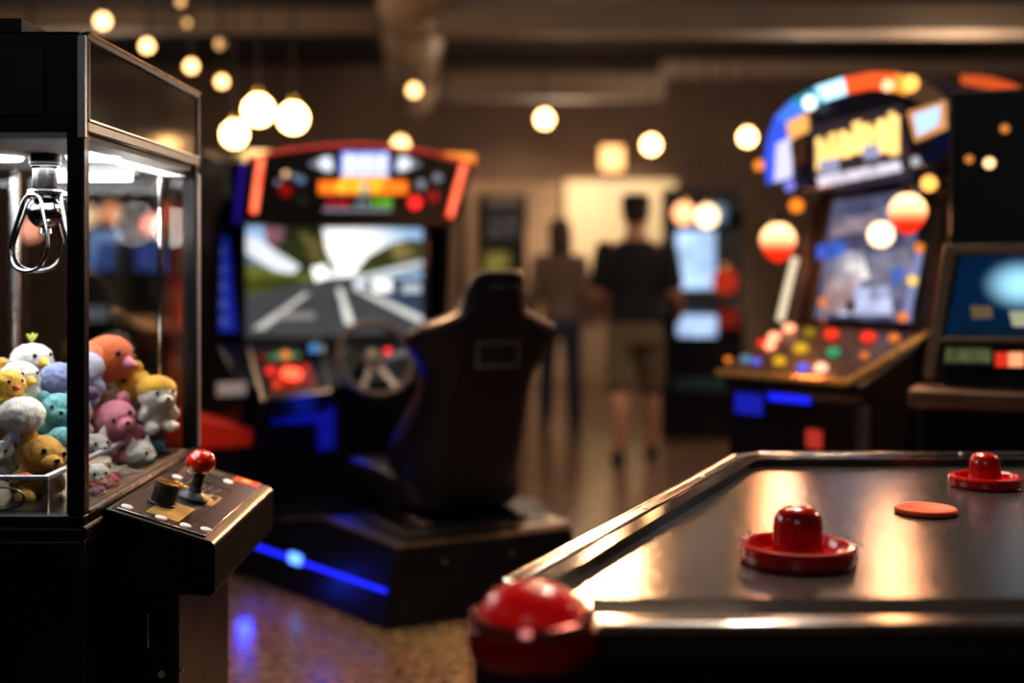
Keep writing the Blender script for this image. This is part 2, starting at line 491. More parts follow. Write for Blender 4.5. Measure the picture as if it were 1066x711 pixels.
# ceiling inside, lamps, tube
MB().box((X0 + .004, Y0 + .005, ZH - .012), (X1 - .01, Y1 - .005, ZH - .001), mat('inner_grey', (.36, .37, .38), .5, noise=.05)).build('inner_ceiling', cm)
LW = glow('cool_lamp', (.93, .97, 1), 5)
for px_, Y_ in ((97, 2.83), (-4, 2.83), (-70, 2.95)):
    x_ = (px_ - CX) / F * Y_
    lp = MB().cone((x_, Y_, ZH - .020), (x_, Y_, ZH - .012), .056, .060, LW, 28).build('ceiling_lamp', cm)

MB().cone((W(44, 0, 3.19).x, 3.19, 1.542), (W(137, 0, 3.19).x, 3.19, 1.542), .012, .012, glow('tube_glow', (.95, .98, 1), 4), 16).build('light_tube', cm)
mb = MB(); mb.box((W(40, 0, 3.2).x, 3.195, 1.55), (W(141, 0, 3.2).x, 3.235, ZH - .012), WHITEP); mb.build('tube_holder', cm)
light('AREA', 'claw_lamp_light', ((X0 + X1) / 2 + .12, 2.84, ZH - .03), 9.0, (.97, .97, 1), .72)
light('POINT', 'claw_back_fill', (-.93, 3.12, 1.42), 1.6, (1, .95, .88), .06)  # added fill behind the toys, no lamp sits there
light('POINT', 'claw_low_fill', (-.875, 2.62, 1.12), .55, (1, .92, .82), .04)  # added fill low by the side glass, belongs to no lamp
# glass panes
g = .006
MB().box((X1 - .018, Y0 + P, ZG + .0145), (X1 - .012, Y1 - P, ZH - .012), GLASS).build('glass_pane', cm)
MB().box((X0 + P, Y0 + .012, ZG + .0145), (X1 - P, Y0 + .018, ZH - .012), GLASS).build('glass_pane', cm)
MB().box((X0 + P, Y1 - .018, ZG + .0145), (X1 - P, Y1 - .012, ZH - .012), GLASS).build('glass_pane', cm)
MB().box((X0 + .012, Y0 + P, ZG + .0145), (X0 + .018, Y1 - P, ZH - .012), GLASS).build('glass_pane', cm)
# inner chrome rods at the back
mb = MB(); mb.cone((W(166, 0, 3.23).x, 3.235, ZG), (W(166, 0, 3.23).x, 3.235, ZH - .012), .008, .008, CHROME, 12); mb.build('back_rod', cm)
mb = MB(); mb.cone((W(14, 0, 3.23).x, 3.235, ZG), (W(14, 0, 3.23).x, 3.235, ZH - .012), .016, .016, STEEL, 12); mb.build('back_rod', cm)
# clear prize tray with metal rim
TX = -.932; TY = 2.50; TZ = .887
tr = MB().box((X0 + .05, TY, ZG + .004), (TX, TY + .005, TZ), ACRYL).box((TX - .005, TY + .005, ZG + .004), (TX, 3.2, TZ), ACRYL).build('prize_tray', cm)
mb = MB(); mb.box((X0 + .05, TY - .005, TZ), (TX + .005, TY + .009, TZ + .010), SILV); mb.box((TX - .009, TY + .009, TZ), (TX + .005, 3.2, TZ + .010), SILV)
mb.build('tray_rim', tr, bevel=.002)
MB().box((TX - .006, TY - .004, ZG + .004), (TX + .004, TY + .006, TZ), STEEL).build('tray_corner', tr)
MB().tube([(-1.02 + .045 * math.cos(a_), TY - .004, .852 + .022 * math.sin(a_)) for a_ in [k * PI / 12 for k in range(24)]], .0025, DSTEEL, 8, True).build('tray_emblem', tr)
# claw: post, hub, three wire prongs
c = W(47, 222, 2.75); cx, cyy = c.x, c.y
CCH = mat('claw_chrome', (.26, .255, .26), .14, 1.0, noise=.08)
cl = MB()
cl.lathe((cx, cyy, 0), [(0, ZH - .012), (.031, ZH - .012), (.031, ZH - .04), (.026, ZH - .045), (.026, 1.478), (0, 1.478)], CCH, 28)
cl = cl.build('claw', cm)
mb = MB(); mb.lathe((cx, cyy, 0), [(.0312, ZH - .013), (.034, ZH - .016), (.034, ZH - .036), (.0312, ZH - .039)], BLACK, 28); mb.build('claw_collar', cl)
mb = MB(); mb.lathe((cx, cyy, 0), [(0, 1.484), (.034, 1.484), (.040, 1.480), (.040, 1.472), (.030, 1.466), (.022, 1.462), (0, 1.462)], CCH, 28)
mb.ball((cx, cyy, c.z + .002), (.038, .038, .036), CCH, 28)
mb.lathe((cx, cyy, c.z), [(.012, -.034), (.014, -.044), (.006, -.05), (0, -.05)], CHROME, 16)
mb.build('claw_hub', cl)
def prong(ang, lean, name='claw_prong'):
    R = Matrix.Rotation(ang, 3, 'Z'); pts = []
    prof = [(0, .0), (.022, -.010), (.034, -.045), (.050, -.095), (.052, -.130), (.036, -.158), (.0, -.168)]
    full = prof + [(-x, z) for x, z in reversed(prof[1:-1])]
    n = len(full)
    for i in range(n):                       # smooth the loop
        for t in (0, .33, .66):
            p0, p1, p2, p3 = (Vector(full[(i + k) % n]) for k in (-1, 0, 1, 2))
            v = .5 * ((2 * p1) + (p2 - p0) * t + (2 * p0 - 5 * p1 + 4 * p2 - p3) * t * t + (3 * p1 - p0 - 3 * p2 + p3) * t ** 3)
            pts.append(Vector((cx, cyy, 1.472)) + R @ Vector((v.x, -.036 + lean * v.y, v.y)))
    MB().tube(pts, .0044, CCH, 10, True).build(name, cl)
    a_ = Vector((cx, cyy, 1.470)) + R @ Vector((0, -.040, 0))
    MB().ball(a_, .010, CHROME, 14).build('prong_hinge', cl)
prong(-.42, .10); prong(-.42 + 2 * PI / 3, .26); prong(-.42 + 4 * PI / 3, .16)

# control console on the right face
CYa, CYb = 2.51, 3.13
prof = [(X1, .826), (-.815, .829), (-.606, .762), (-.598, .754), (-.598, .658), (-.606, .652), (X1, .662)]
con = MB().prism([(x, CYa, z) for x, z in prof], (0, CYb - CYa, 0), BLACK).build('control_console', cm, bevel=.004)
nrm = Vector((.067, 0, .209)).normalized()
def CP(u, v, h=0.0):
    """console top: u along the machine (0 near .. 1 far), v across (0 glass .. 1 outer edge)"""
    return Vector((-.815 + .209 * v, CYa + (CYb - CYa) * u, .829 - .067 * v)) + nrm * h
PLATE = mat('console_plate', (.34, .29, .255), .20, .95, noise=.22, nscale=9, stretch=(1, 3, 1))
def pl(mb, u0, u1, v0, v1, h0, h1, m):
    mb.prism([CP(u0, v0, h0), CP(u1, v0, h0), CP(u1, v1, h0), CP(u0, v1, h0)], nrm * (h1 - h0), m); return mb
pl(MB(), .025, .975, .07, .93, .0002, .004, PLATE).build('console_plate', con, bevel=.0015)
GOLD = mat('gold_print_glow', (.85, .55, .16), .3, .8, noise=.2, emis=(1, .55, .12), es=.45)  # print given a glow of its own so the gold shows
WHT = mat('white_print', (.75, .74, .78), .4, noise=.05)
DARK = mat('dark_print', (.02, .018, .03), .3, noise=.1)
mb = MB(); L = .0042
pl(mb, .05, .70, .735, .745, L, L + .0006, BLACK); pl(mb, .70, .71, .30, .745, L, L + .0006, BLACK)
for k in range(9):                                      # row of gold dots and small boxes near the stick
    pl(mb, .575 - .012 * k, .593 - .012 * k, .19 + .055 * k, .225 + .055 * k, L, L + .0012, GOLD)
for u0, u1, v0, v1 in ((.60, .70, .20, .30), (.60, .68, .36, .46), (.54, .62, .50, .60), (.62, .69, .52, .62), (.48, .55, .62, .70)):
    pl(mb, u0, u1, v0, v1, L, L + .0005, DARK)
    for a0, a1, c0, c1 in ((u0, u1, v0, v0 + .01), (u0, u1, v1 - .01, v1), (u0, u0 + .005, v0, v1), (u1 - .005, u1, v0, v1)):
        pl(mb, a0, a1, c0, c1, L, L + .0009, STEEL)
pl(mb, .08, .30, .30, .62, L, L + .0005, mat('painted_sheen', (.80, .50, .18), .30, .6, noise=.4, nscale=20))  # golden sheen painted onto the plate as flat patches
pl(mb, .40, .56, .48, .72, L, L + .0004, MATS['painted_sheen'])
pl(mb, .885, .965, .62, .90, L, L + .0006, mat('red_print', (.75, .05, .02), .3, noise=.2, emis=(1, .1, .02), es=.25))
pl(mb, .915, .955, .70, .80, L, L + .0009, GOLD)
mb.build('console_print', con)
for u_, v_ in ((.07, .13), (.07, .46), (.07, .70), (.66, .15), (.84, .60), (.82, .20), (.10, .88)):
    a_ = CP(u_, v_, .004); MB().cone(a_, a_ + nrm * .002, .013, .011, WHT, 18).build('console_stud', con)
pl(MB(), .86, .94, .18, .50, .004, .006, BLACKM).build('coin_slot', con, bevel=.001)
# joystick
jb = CP(.42, .50, .004)
top = W(209, 481, jb.y + .01)
js = MB().lathe(jb, [(0, 0), (.034, 0), (.034, .006), (.028, .012), (.016, .018), (.013, .028), (0, .028)], mat('grey_rubber', (.05, .06, .07), .45, noise=.1), 32, axis=nrm).build('joystick', con)
MB().cone(jb + nrm * .015, top - Vector((0, 0, .02)), .013, .0115, BLACKM, 20).build('joystick_shaft', con)
MB().ball(top, (.0335, .0335, .028), mat('red_ball', (.72, .03, .01), .18, noise=.05, coat=.7), 36).build('joystick_ball', con)
# push button drum
bb = CP(.235, .33, .004)
MB().lathe(bb, [(0, 0), (.031, 0), (.031, .004), (.026, .006), (.026, .040), (.024, .044), (0, .044)], mat('ribbed_black', (.012, .012, .013), .5, bump=.6, bscale=220), 36, axis=nrm).build('button_drum', con)
MB().lathe(bb, [(0, .0442), (.021, .0442), (.0255, .0455), (.0255, .0475), (.020, .0465), (0, .0462)], BRASS, 36, axis=nrm).build('button_cap', con)
# coin cabinet under the console
cb = MB().box((X1, 2.585, 0), (-.69, 3.04, .656), mat('brown_black_steel', (.045, .032, .026), .38, .5, noise=.35, nscale=6)).build('coin_cabinet', cm, bevel=.004)
MB().box((X1 + .014, 2.578, .05), (-.70, 2.586, .62), BLACK).build('coin_door', cb, bevel=.003)
MB().cone((-.722, 2.572, .475), (-.722, 2.579, .475), .008, .008, CHROME, 14).build('door_lock', cb)
MB().box((-.752, 2.566, .53), (-.746, 2.579, .60), STEEL).build('door_handle', cb, bevel=.002)
MB().cone((-.688, 2.60, .476), (-.69 + .006, 2.60, .476), .005, .005, STEEL, 12).build('panel_screw', cb)

# ================================================================== plush toys
def plushmat(name, col):
    m = mat('plush_' + name, col, .95, noise=.16, nscale=60, bump=.9, bscale=420, sheen=.35)
    return m
PC = {k: plushmat(k, v) for k, v in dict(white=(.80, .77, .70), cream=(.80, .70, .50), yellow=(.86, .52, .06), gold=(.72, .40, .07), teal=(.14, .42, .46), peri=(.27, .30, .55),
      lav=(.44, .44, .62), orange=(.72, .15, .03), pink=(.82, .30, .38), grey=(.55, .50, .48), navy=(.03, .035, .10), purple=(.16, .06, .16), blue=(.08, .35, .60), magenta=(.55, .05, .16), red=(.60, .04, .03), green=(.55, .62, .10), brown=(.25, .11, .06)).items()}
EYE = mat('bead_eye', (.006, .006, .007), .12, noise=.05, coat=.5)


def toy(label, px, py, Y, rpx, col, kind='bear', yaw=0.0, tilt=0.0, accent=None, muzzle=None, ears=True, limbs=True, leaf=False, sq=1.0, hat=None):
    """plush: r is the head radius; its face looks towards -y before the turn"""
    p = W(px, py, Y); r = rpx * Y / F
    t = thing('plush_toy', label, 'plush toy', p, 0, group='plush toys heaped in the claw machine')
    t.rotation_euler = (0, tilt, yaw)
    c = PC[col]; ac = PC[accent] if accent else c; mz = PC[muzzle] if muzzle else c
    b = MB()
    b.ball((0, 0, 0), (r, r * .94, r * .90 * sq), c, 20)
    if limbs:
        b.ball((0, r * .35, -r * 1.05), (r * .82, r * .78, r * .85), c, 18)
        for s in (-1, 1):
            b.ball((s * r * .78, -r * .15, -r * .85), (r * .30, r * .30, r * .5), c, 14, Euler((0, s * -.6, 0)).to_matrix())
            b.ball((s * r * .55, -r * .45, -r * 1.60), (r * .36, r * .55, r * .34), c, 14)
    if kind in ('bear', 'dog', 'cat') and muzzle is None:
        b.ball((0, -r * .86, -r * .18), (r * .42, r * .30, r * .32), c, 16)
    o = b.build('body', t, world=False)
    md = o.modifiers.new('remesh', 'REMESH'); md.mode = 'VOXEL'; md.voxel_size = max(.0035, r * .085); md.use_smooth_shade = True
    sm = o.modifiers.new('smooth', 'SMOOTH'); sm.factor = .6; sm.iterations = 4
    tx = bpy.data.textures.get('fuzz') or bpy.data.textures.new('fuzz', 'CLOUDS'); tx.noise_scale = .012
    dm = o.modifiers.new('fuzz', 'DISPLACE'); dm.texture = tx; dm.strength = .0065; dm.mid_level = .5; dm.texture_coords = 'LOCAL'
    def part(name, cc, rr, m, rot=None, lab=None):
        mb = MB(); mb.ball(cc, rr, m, 16, rot); return mb.build(name, t, world=False, label=lab)
    if ears and kind in ('bear', 'dog'):
        for s in (-1, 1):
            if kind == 'bear':
                part('ear', (s * r * .72, r * .02, r * .68), (r * .36, r * .2, r * .36), ac)
            else:
                part('ear', (s * r * .92, -r * .02, r * .18), (r * .2, r * .34, r * .55), ac, Euler((0, s * -.35, 0)).to_matrix())
    if kind == 'bunny':
        for s in (-1, 1):
            part('ear', (s * r * .45, r * .1, r * 1.15), (r * .26, r * .18, r * .62), ac, Euler((0, s * .3, 0)).to_matrix())
    if kind == 'cat':
        for s in (-1, 1):
            mb = MB(); mb.cone((s * r * .55, 0, r * .55), (s * r * .72, 0, r * 1.15), r * .34, r * .05, ac, 12); mb.build('ear', t, world=False)
    if muzzle:
        part('muzzle', (0, -r * .82, -r * .2), (r * .46, r * .34, r * .36), mz)
    if kind in ('bird',):
        mb = MB(); mb.cone((0, -r * .80, -r * .12), (0, -r * 1.32, -r * .2), r * .3, r * .04, PC['orange'] if accent is None else ac, 14); mb.build('beak', t, world=False)
        for s in (-1, 1):
            part('wing', (s * r * .95, r * .05, -r * .2), (r * .16, r * .42, r * .38), c)
    else:
        if kind != 'plain':
            part('nose', (0, -r * 1.17, -r * .06), (r * .12, r * .07, r * .09), EYE)
    if kind != 'plain':
        for s in (-1, 1):
            part('eye', (s * r * .42, -r * .80, r * .22), (r * .11, r * .08, r * .12), EYE)
    if leaf:
        mb = MB()
        for a_ in (-.7, .1, .8):
            mb.ball((math.sin(a_) * r * .18, 0, r * 1.02), (r * .10, r * .06, r * .26), PC['green'], 10, Euler((0, a_, 0)).to_matrix())
        mb.build('leaf', t, world=False, label='green leaf tuft')
    if hat:
        mb = MB(); mb.ball((0, r * .12, r * .34), (r * 1.05, r * .98, r * .74), PC[hat], 18)
        mb.build('hood', t, world=False)
    return t


TOYS = [
    dict(label='cream white plush bird with a green leaf tuft, topmost at the left of the heap', px=33, py=374, Y=2.95, rpx=22, col='white', kind='bird', yaw=1.0, leaf=True, accent='yellow', sq=.85),
    dict(label='white plush chick with dark eye and yellow cheek under the leaf-tufted one', px=20, py=393, Y=2.76, rpx=21, col='white', kind='bird', yaw=1.0, accent='yellow', sq=.9),
    dict(label='bright yellow plush chick with orange beak at the left of the heap', px=9, py=400, Y=2.66, rpx=17, col='yellow', kind='bird', yaw=.9),
    dict(label='largest round white plush ball seen from behind above the golden bear', px=22, py=432, Y=2.64, rpx=25, col='white', kind='plain', sq=.86, limbs=False),
    dict(label='golden plush bear lying against the tray front with round ear and dark eye', px=44, py=475, Y=2.67, rpx=27, col='gold', kind='bear', yaw=.85, tilt=.25, muzzle='gold', limbs=True, sq=.9),
    dict(label='small white plush at the left edge beside the golden bear', px=0, py=472, Y=2.64, rpx=15, col='white', kind='cat', yaw=.3),
    dict(label='teal plush bear with round ears beside the corner post', px=60, py=426, Y=2.76, rpx=19, col='teal', kind='bear', yaw=.5),
    dict(label='periwinkle blue plush beside the corner post above the teal bear', px=60, py=394, Y=2.90, rpx=19, col='peri', kind='plain', limbs=True),
    dict(label='pale lavender plush ball right of the corner post beside the orange bird', px=89, py=384, Y=2.98, rpx=20, col='lav', kind='plain', limbs=True),
    dict(label='big round orange plush bird with pink beak on top of the heap', px=113, py=373, Y=3.06, rpx=29, col='orange', kind='bird', yaw=1.15, accent='pink', limbs=False, sq=.95),
    dict(label='yellow plush bear lying over the back of the white dog', px=139, py=404, Y=3.13, rpx=22, col='yellow', kind='bear', yaw=-.5, tilt=-.6),
    dict(label='white plush dog with a yellow hood looking right by the side glass', px=164, py=412, Y=3.07, rpx=20, col='white', kind='dog', yaw=.75, hat='yellow', ears=False),
    dict(label='cream plush bird in the middle of the heap below the orange one', px=105, py=407, Y=3.06, rpx=17, col='cream', kind='bird', yaw=.3, accent='yellow', limbs=False),
    dict(label='pink plush rabbit facing the side glass', px=119, py=437, Y=3.0, rpx=23, col='pink', kind='bear', yaw=.8, tilt=-.35, muzzle='pink'),
    dict(label='beige grey plush cat resting on the tray rim below the rabbit', px=98, py=464, Y=2.88, rpx=17, col='grey', kind='cat', yaw=.9, limbs=False, sq=.8),
    dict(label='navy plush bear between the pink rabbit and the white dog', px=145, py=435, Y=3.10, rpx=19, col='navy', kind='bear', yaw=.3, limbs=False),
    dict(label='small purple plush behind the pink rabbit beside the post', px=94, py=410, Y=2.84, rpx=9, col='purple', kind='plain', limbs=False),
    dict(label='small dark teal plush between the orange bird and the yellow bear', px=139, py=383, Y=3.16, rpx=9, col='teal', kind='plain', limbs=False),
    dict(label='white plush lamb under the tray rim next to the corner post', px=101, py=495, Y=2.70, rpx=14, col='white', kind='bear', yaw=.6, limbs=False),
    dict(label='small magenta plush on the prize floor beside the white lamb', px=115, py=502, Y=2.76, rpx=10, col='magenta', kind='bear', yaw=.5, limbs=False),
    dict(label='dark purple plush at the very bottom beside the corner post', px=102, py=512, Y=2.67, rpx=9, col='purple', kind='bear', yaw=.3, limbs=False),
    dict(label='fluffy white plush lying between tray and side glass', px=146, py=474, Y=3.0, rpx=17, col='white', kind='cat', yaw=1.2, limbs=False),
    dict(label='small bright blue plush on the prize floor near the far corner', px=163, py=467, Y=3.08, rpx=9, col='blue', kind='bear', yaw=.5, limbs=False),
    dict(label='tiny yellow plush under the blue one near the far corner', px=157, py=477, Y=3.05, rpx=6, col='yellow', kind='bird', yaw=.4, limbs=False),
    dict(label='flat red plush squeezed under the golden bear against the tray front', px=26, py=497, Y=2.555, rpx=9, col='red', kind='plain', limbs=False, sq=.6),
    dict(label='teal plush squeezed low behind the golden bear beside the post', px=64, py=458, Y=2.70, rpx=15, col='teal', kind='plain', limbs=True),
    dict(label='dark blue plush half hidden left of the golden bear', px=16, py=462, Y=2.74, rpx=14, col='navy', kind='plain', limbs=False),
    dict(label='cream plush deep in the heap behind the teal bear', px=48, py=412, Y=2.98, rpx=17, col='cream', kind='plain', limbs=True),
    dict(label='brown plush deep in the heap under the cream bird', px=112, py=432, Y=3.02, rpx=16, col='brown', kind='plain', limbs=True),
    dict(label='orange brown plush far left at the back of the heap', px=-14, py=395, Y=2.95, rpx=22, col='gold', kind='bear', limbs=True),
    dict(label='light grey plush in the heap beneath the periwinkle one', px=78, py=430, Y=2.90, rpx=18, col='grey', kind='plain', limbs=True),
]
for d_ in TOYS:
    toy(**d_)

# ================================================================== air hockey table
ZS, ZR = .800, .820                                       # playing surface, rail top
tb = thing('air_hockey_table', 'dark air hockey table with metal rails in the right foreground', 'air hockey table', (1.25, 2.45, 0))
A_ = Vector((-.0045, 1.975, 0)); B_ = Vector((.115, 1.724, 0)); FL = Vector((.600, 3.285, 0))
XRT = 2.62
FR = Vector((XRT - .60, 3.285, 0)); BR = Vector((XRT - .115, 1.724, 0)); AR = Vector((XRT + .0045, 1.975, 0))
FL1 = FL - (FL - A_).normalized() * .05; FL2 = FL + Vector((.05, 0, 0))
FR1 = FR - (FR - AR).normalized() * .05; FR2 = FR - Vector((.05, 0, 0))
OUT = [B_, BR, AR, FR1, FR2, FL2, FL1, A_]               # outer edge, anticlockwise


def inset(poly, ds):
    n = len(poly); out = []
    ln = []
    for i in range(n):
        a, b = poly[i], poly[(i + 1) % n]; t = (b - a).normalized(); nn = Vector((-t.y, t.x, 0))
        ln.append((a + nn * ds[i], t))
    for i in range(n):
        p, t = ln[i - 1]; q, s_ = ln[i]
        den = t.x * s_.y - t.y * s_.x
        k = ((q.x - p.x) * s_.y - (q.y - p.y) * s_.x) / den
        out.append(p + t * k)
    return out


RW = [.115, .05, .062, .07, .078, .07, .062, .05]
INN = inset(OUT, RW)
def up(p, z): return Vector((p.x, p.y, z))
SURF = bpy.data.materials.new('table_surface'); SURF.use_nodes = True
nt = SURF.node_tree; b = nt.nodes['Principled BSDF']
tc = nt.nodes.new('ShaderNodeTexCoord'); mp = nt.nodes.new('ShaderNodeMapping'); mp.inputs['Scale'].default_value = (1, 1, 1)
nt.links.new(tc.outputs['Object'], mp.inputs['Vector'])
sp = nt.nodes.new('ShaderNodeTexNoise'); sp.inputs['Scale'].default_value = 300; sp.inputs['Detail'].default_value = 2
sc_ = nt.nodes.new('ShaderNodeTexNoise'); sc_.inputs['Scale'].default_value = 30; sc_.inputs['Detail'].default_value = 5
mp2 = nt.nodes.new('ShaderNodeMapping'); mp2.inputs['Scale'].default_value = (1, 7, 1)
nt.links.new(tc.outputs['Object'], mp2.inputs['Vector'])
nt.links.new(mp.outputs['Vector'], sp.inputs['Vector']); nt.links.new(mp2.outputs['Vector'], sc_.inputs['Vector'])
cr = nt.nodes.new('ShaderNodeValToRGB'); cr.color_ramp.elements[0].position = .5; cr.color_ramp.elements[0].color = (.17, .16, .16, 1)
cr.color_ramp.elements[1].position = .74; cr.color_ramp.elements[1].color = (.70, .66, .60, 1)
nt.links.new(sp.outputs['Fac'], cr.inputs['Fac']); nt.links.new(cr.outputs['Color'], b.inputs['Base Color'])
r_ = nt.nodes.new('ShaderNodeMapRange'); r_.inputs['To Min'].default_value = .07; r_.inputs['To Max'].default_value = .22
nt.links.new(sc_.outputs['Fac'], r_.inputs['Value']); nt.links.new(r_.outputs['Result'], b.inputs['Roughness'])
b.inputs['Metallic'].default_value = .75
bp = nt.nodes.new('ShaderNodeBump'); bp.inputs['Strength'].default_value = .30; bp.inputs['Distance'].default_value = .0012
ad = nt.nodes.new('ShaderNodeMath'); ad.operation = 'MULTIPLY_ADD'; ad.inputs[1].default_value = .9
nt.links.new(sp.outputs['Fac'], ad.inputs[0]); nt.links.new(sc_.outputs['Fac'], ad.inputs[2]); nt.links.new(ad.outputs[0], bp.inputs['Height']); nt.links.new(bp.outputs['Normal'], b.inputs['Normal'])
MB().prism([up(p, ZS) for p in INN], (0, 0, -.02), SURF).build('playing_surface', tb)
AP = inset(OUT, [.02] * 8)
MB().prism([up(p, ZR - .048) for p in AP], (0, 0, -.20), BLACK).build('cabinet_apron', tb, bevel=.004)
LEGI = inset(OUT, [.26] * 8)
for k in (0, 1, 3, 5):
    p = LEGI[k] + (Vector((0, 0, 0)))
    MB().box((p.x - .06, p.y - .06, 0), (p.x + .06, p.y + .06, .575), BLACK).build('leg', tb, bevel=.006)
RAILM = mat('rail_metal', (.20, .185, .175), .20, 1.0, noise=.10, nscale=12)
RAILD = mat('rail_dark', (.10, .09, .09), .09, .7, noise=.15, nscale=10)
POL = mat('polished_edge', (.80, .77, .74), .16, 1.0, noise=.05)
names = ['near_rail', 'right_rail', 'right_rail', 'corner_rail', 'far_rail', 'corner_rail', 'left_rail', 'corner_rail']
MID = inset(OUT, [w_ * .40 for w_ in RW]); LIP = inset(OUT, [w_ * .97 for w_ in RW])
for i in range(8):
    j = (i + 1) % 8
    if i == 0:
        rail_m = RAILD
    mb = MB()
    mb.prism([up(OUT[i], ZR), up(OUT[j], ZR), up(INN[j], ZR), up(INN[i], ZR)], (0, 0, -.047), RAILD)
    if i == 0:
        mb.prism([up(OUT[0].lerp(INN[0], .40), ZR - .001), up(OUT[1].lerp(INN[1], .40), ZR - .001), up(INN[1], ZR + .008), up(INN[0], ZR + .008)], (0, 0, -.02), RAILD)
    r = mb.build({'near_rail': 'near_rail', 'right_rail': 'end_rail', 'corner_rail': 'corner_rail', 'far_rail': 'far_rail', 'left_rail': 'end_rail'}[names[i]], tb)
    m2 = MB()
    if i == 0:
        Q = inset(OUT, [.045] * 8); Q0 = inset(OUT, [-.003] * 8)
        m2.prism([up(Q0[i], ZR + .0035), up(Q0[j], ZR + .0035), up(Q[j], ZR + .0035), up(Q[i], ZR + .0035)], (0, 0, -.0195), RAILM)
    else:
        Q0 = inset(OUT, [-.003] * 8)
        m2.prism([up(Q0[i], ZR + .004), up(Q0[j], ZR + .004), up(MID[j], ZR + .004), up(MID[i], ZR + .004)], (0, 0, -.026), RAILM)
    m2.build('rail_cap', r, bevel=.003)
    m3 = MB(); m3.tube([up(Q0[i], ZR - .002), up(Q0[j], ZR - .002)], .008, POL, 12); m3.build('rail_edge', r)
# rail screws
for i, t_ in ((6, .25), (6, .55), (6, .85), (4, .3), (4, .6)):
    p = OUT[i].lerp(OUT[(i + 1) % 8], t_).lerp(INN[i].lerp(INN[(i + 1) % 8], t_), .2)
    MB().ball(up(p, ZR + .004), (.008, .008, .003), CHROME, 12).build('rail_screw', tb)


def pusher(label, px, py, s):
    p = W(px, py, .52 * F / (py - HY)); p.z = ZS
    t = thing('pusher', label, 'air hockey pusher', p, group='air hockey pushers'); t.scale = (s, s, s)
    R = .101
    MB().lathe((0, 0, 0), [(0, .0005), (R - .004, .0005), (R - .001, .004), (R, .010), (R, .026), (R - .004, .031), (R - .011, .032), (R - .016, .029), (R - .020, .018), (R - .024, .012), (.05, .010), (.046, .012), (0, .012)], REDP, 64).build('base', t, world=False)
    MB().lathe((0, 0, 0), [(0, .0115), (.047, .0115), (.0445, .018), (.043, .060), (.041, .076), (.035, .087), (.024, .094), (.010, .0965), (0, .097)], REDP, 48).build('knob', t, world=False)
    return t
pusher('larger red pusher in the middle of the air hockey table', 830.5, 584, 1.0)
pusher('smaller red pusher near the far rail, beside the puck', 1025.5, 506, .82)
p = W(964, 534, .52 * F / (534 - HY)); p.z = ZS
t = thing('puck', 'flat round orange puck lying on the air hockey table', 'puck', p)
MB().lathe((0, 0, 0), [(0, .0005), (.061, .0005), (.0635, .003), (.0635, .009), (.061, .012), (.050, .0122), (.047, .0112), (0, .0112)], mat('orange_puck', (.80, .11, .035), .38, noise=.08), 56).build('disc', t, world=False)

# red dome button on a post at the table corner
c = Vector((.0255, 1.655, 0))
t = thing('button_post', 'dark purple post with a big red dome button, nearest thing before the table corner', 'push button', c)
MB().lathe((0, 0, 0), [(0, 0), (.095, 0), (.095, .03), (.070, .05), (.068, .70), (.076, .74), (.079, .800), (0, .800)], mat('purple_black', (.028, .008, .05), .35, noise=.2), 40).build('post', t, world=False)
MB().lathe((0, 0, 0), [(0, .800), (.079, .800), (.084, .808), (.086, .824), (.085, .842), (.0, .842)], mat('red_gloss', (.50, .006, .008), .16, noise=.05, coat=.7), 48).build('button_collar', t, world=False)
MB().lathe((0, 0, 0), [(.0, .842), (.082, .842), (.0845, .850), (.081, .858), (.072, .860), (.0, .860)], mat('red_ring', (.70, .22, .20), .10, .75, noise=.05), 48).build('button_ring', t, world=False, label='shiny ring around the dome')
MB().lathe((0, 0, 0), [(.0, .858), (.068, .858), (.065, .869), (.056, .881), (.040, .892), (.020, .898), (0, .900)], mat('red_dome_glow', (.66, .006, .008), .26, noise=.05, emis=(1, .012, .012), es=.16), 48).build('button_dome', t, world=False)  # faint glow put into the dome to brighten its red

# ================================================================== racing cabinet
RY = math.radians(27)
RO = Vector((-.093, 4.71, 0))
rc = thing('racing_cabinet', 'black sit-down racing arcade cabinet with steering wheel, road screen and bucket seat', 'arcade machine', RO, RY)
RM = root_matrix(rc)
RMi = RM.inverted()
CAMP = Vector((0, 0, CH))
def ray(px, py): return Vector(((px - CX) / F, 1, -(py - HY) / F))
def RP(px, py, ly, pt=None, n=None):
    """where the sight line through (px, py) meets the cabinet's own plane y = ly (or plane pt, n)"""
    o = RMi @ CAMP; d_ = RMi.to_3x3() @ ray(px, py)
    if n is None:
        pt, n = Vector((0, ly, 0)), Vector((0, 1, 0))
    k = (pt - o).dot(n) / d_.dot(n)
    return o + d_ * k
def rb(mb, name, parent=None, **k):
    return mb.build(name, parent or rc, world=False, **k)
# platform: side outline (top rises then dips forward), skirt slightly wider at the foot
def ring(hw0, hw1, zlist):
    pass
pf = MB()
sl = [0.0, .50, .80, 1.05, 1.30]; zt = [.290, .318, .262, .24, .24]; hw = [.368, .49, .56, .62, .62]
rings = []
for y_, z_, h_ in zip(sl, zt, hw):
    rings.append([(-h_ - .055, y_ - (.03 if y_ == 0 else 0), 0), (h_ + .055, y_ - (.03 if y_ == 0 else 0), 0), (h_ + .025, y_, .13), (h_, y_, z_ - .01), (h_ - .02, y_, z_), (-h_ + .02, y_, z_), (-h_, y_, z_ - .01), (-h_ - .025, y_, .13)])
pf.loft(rings, BLACK)
pfo = rb(pf, 'platform', bevel=.006)
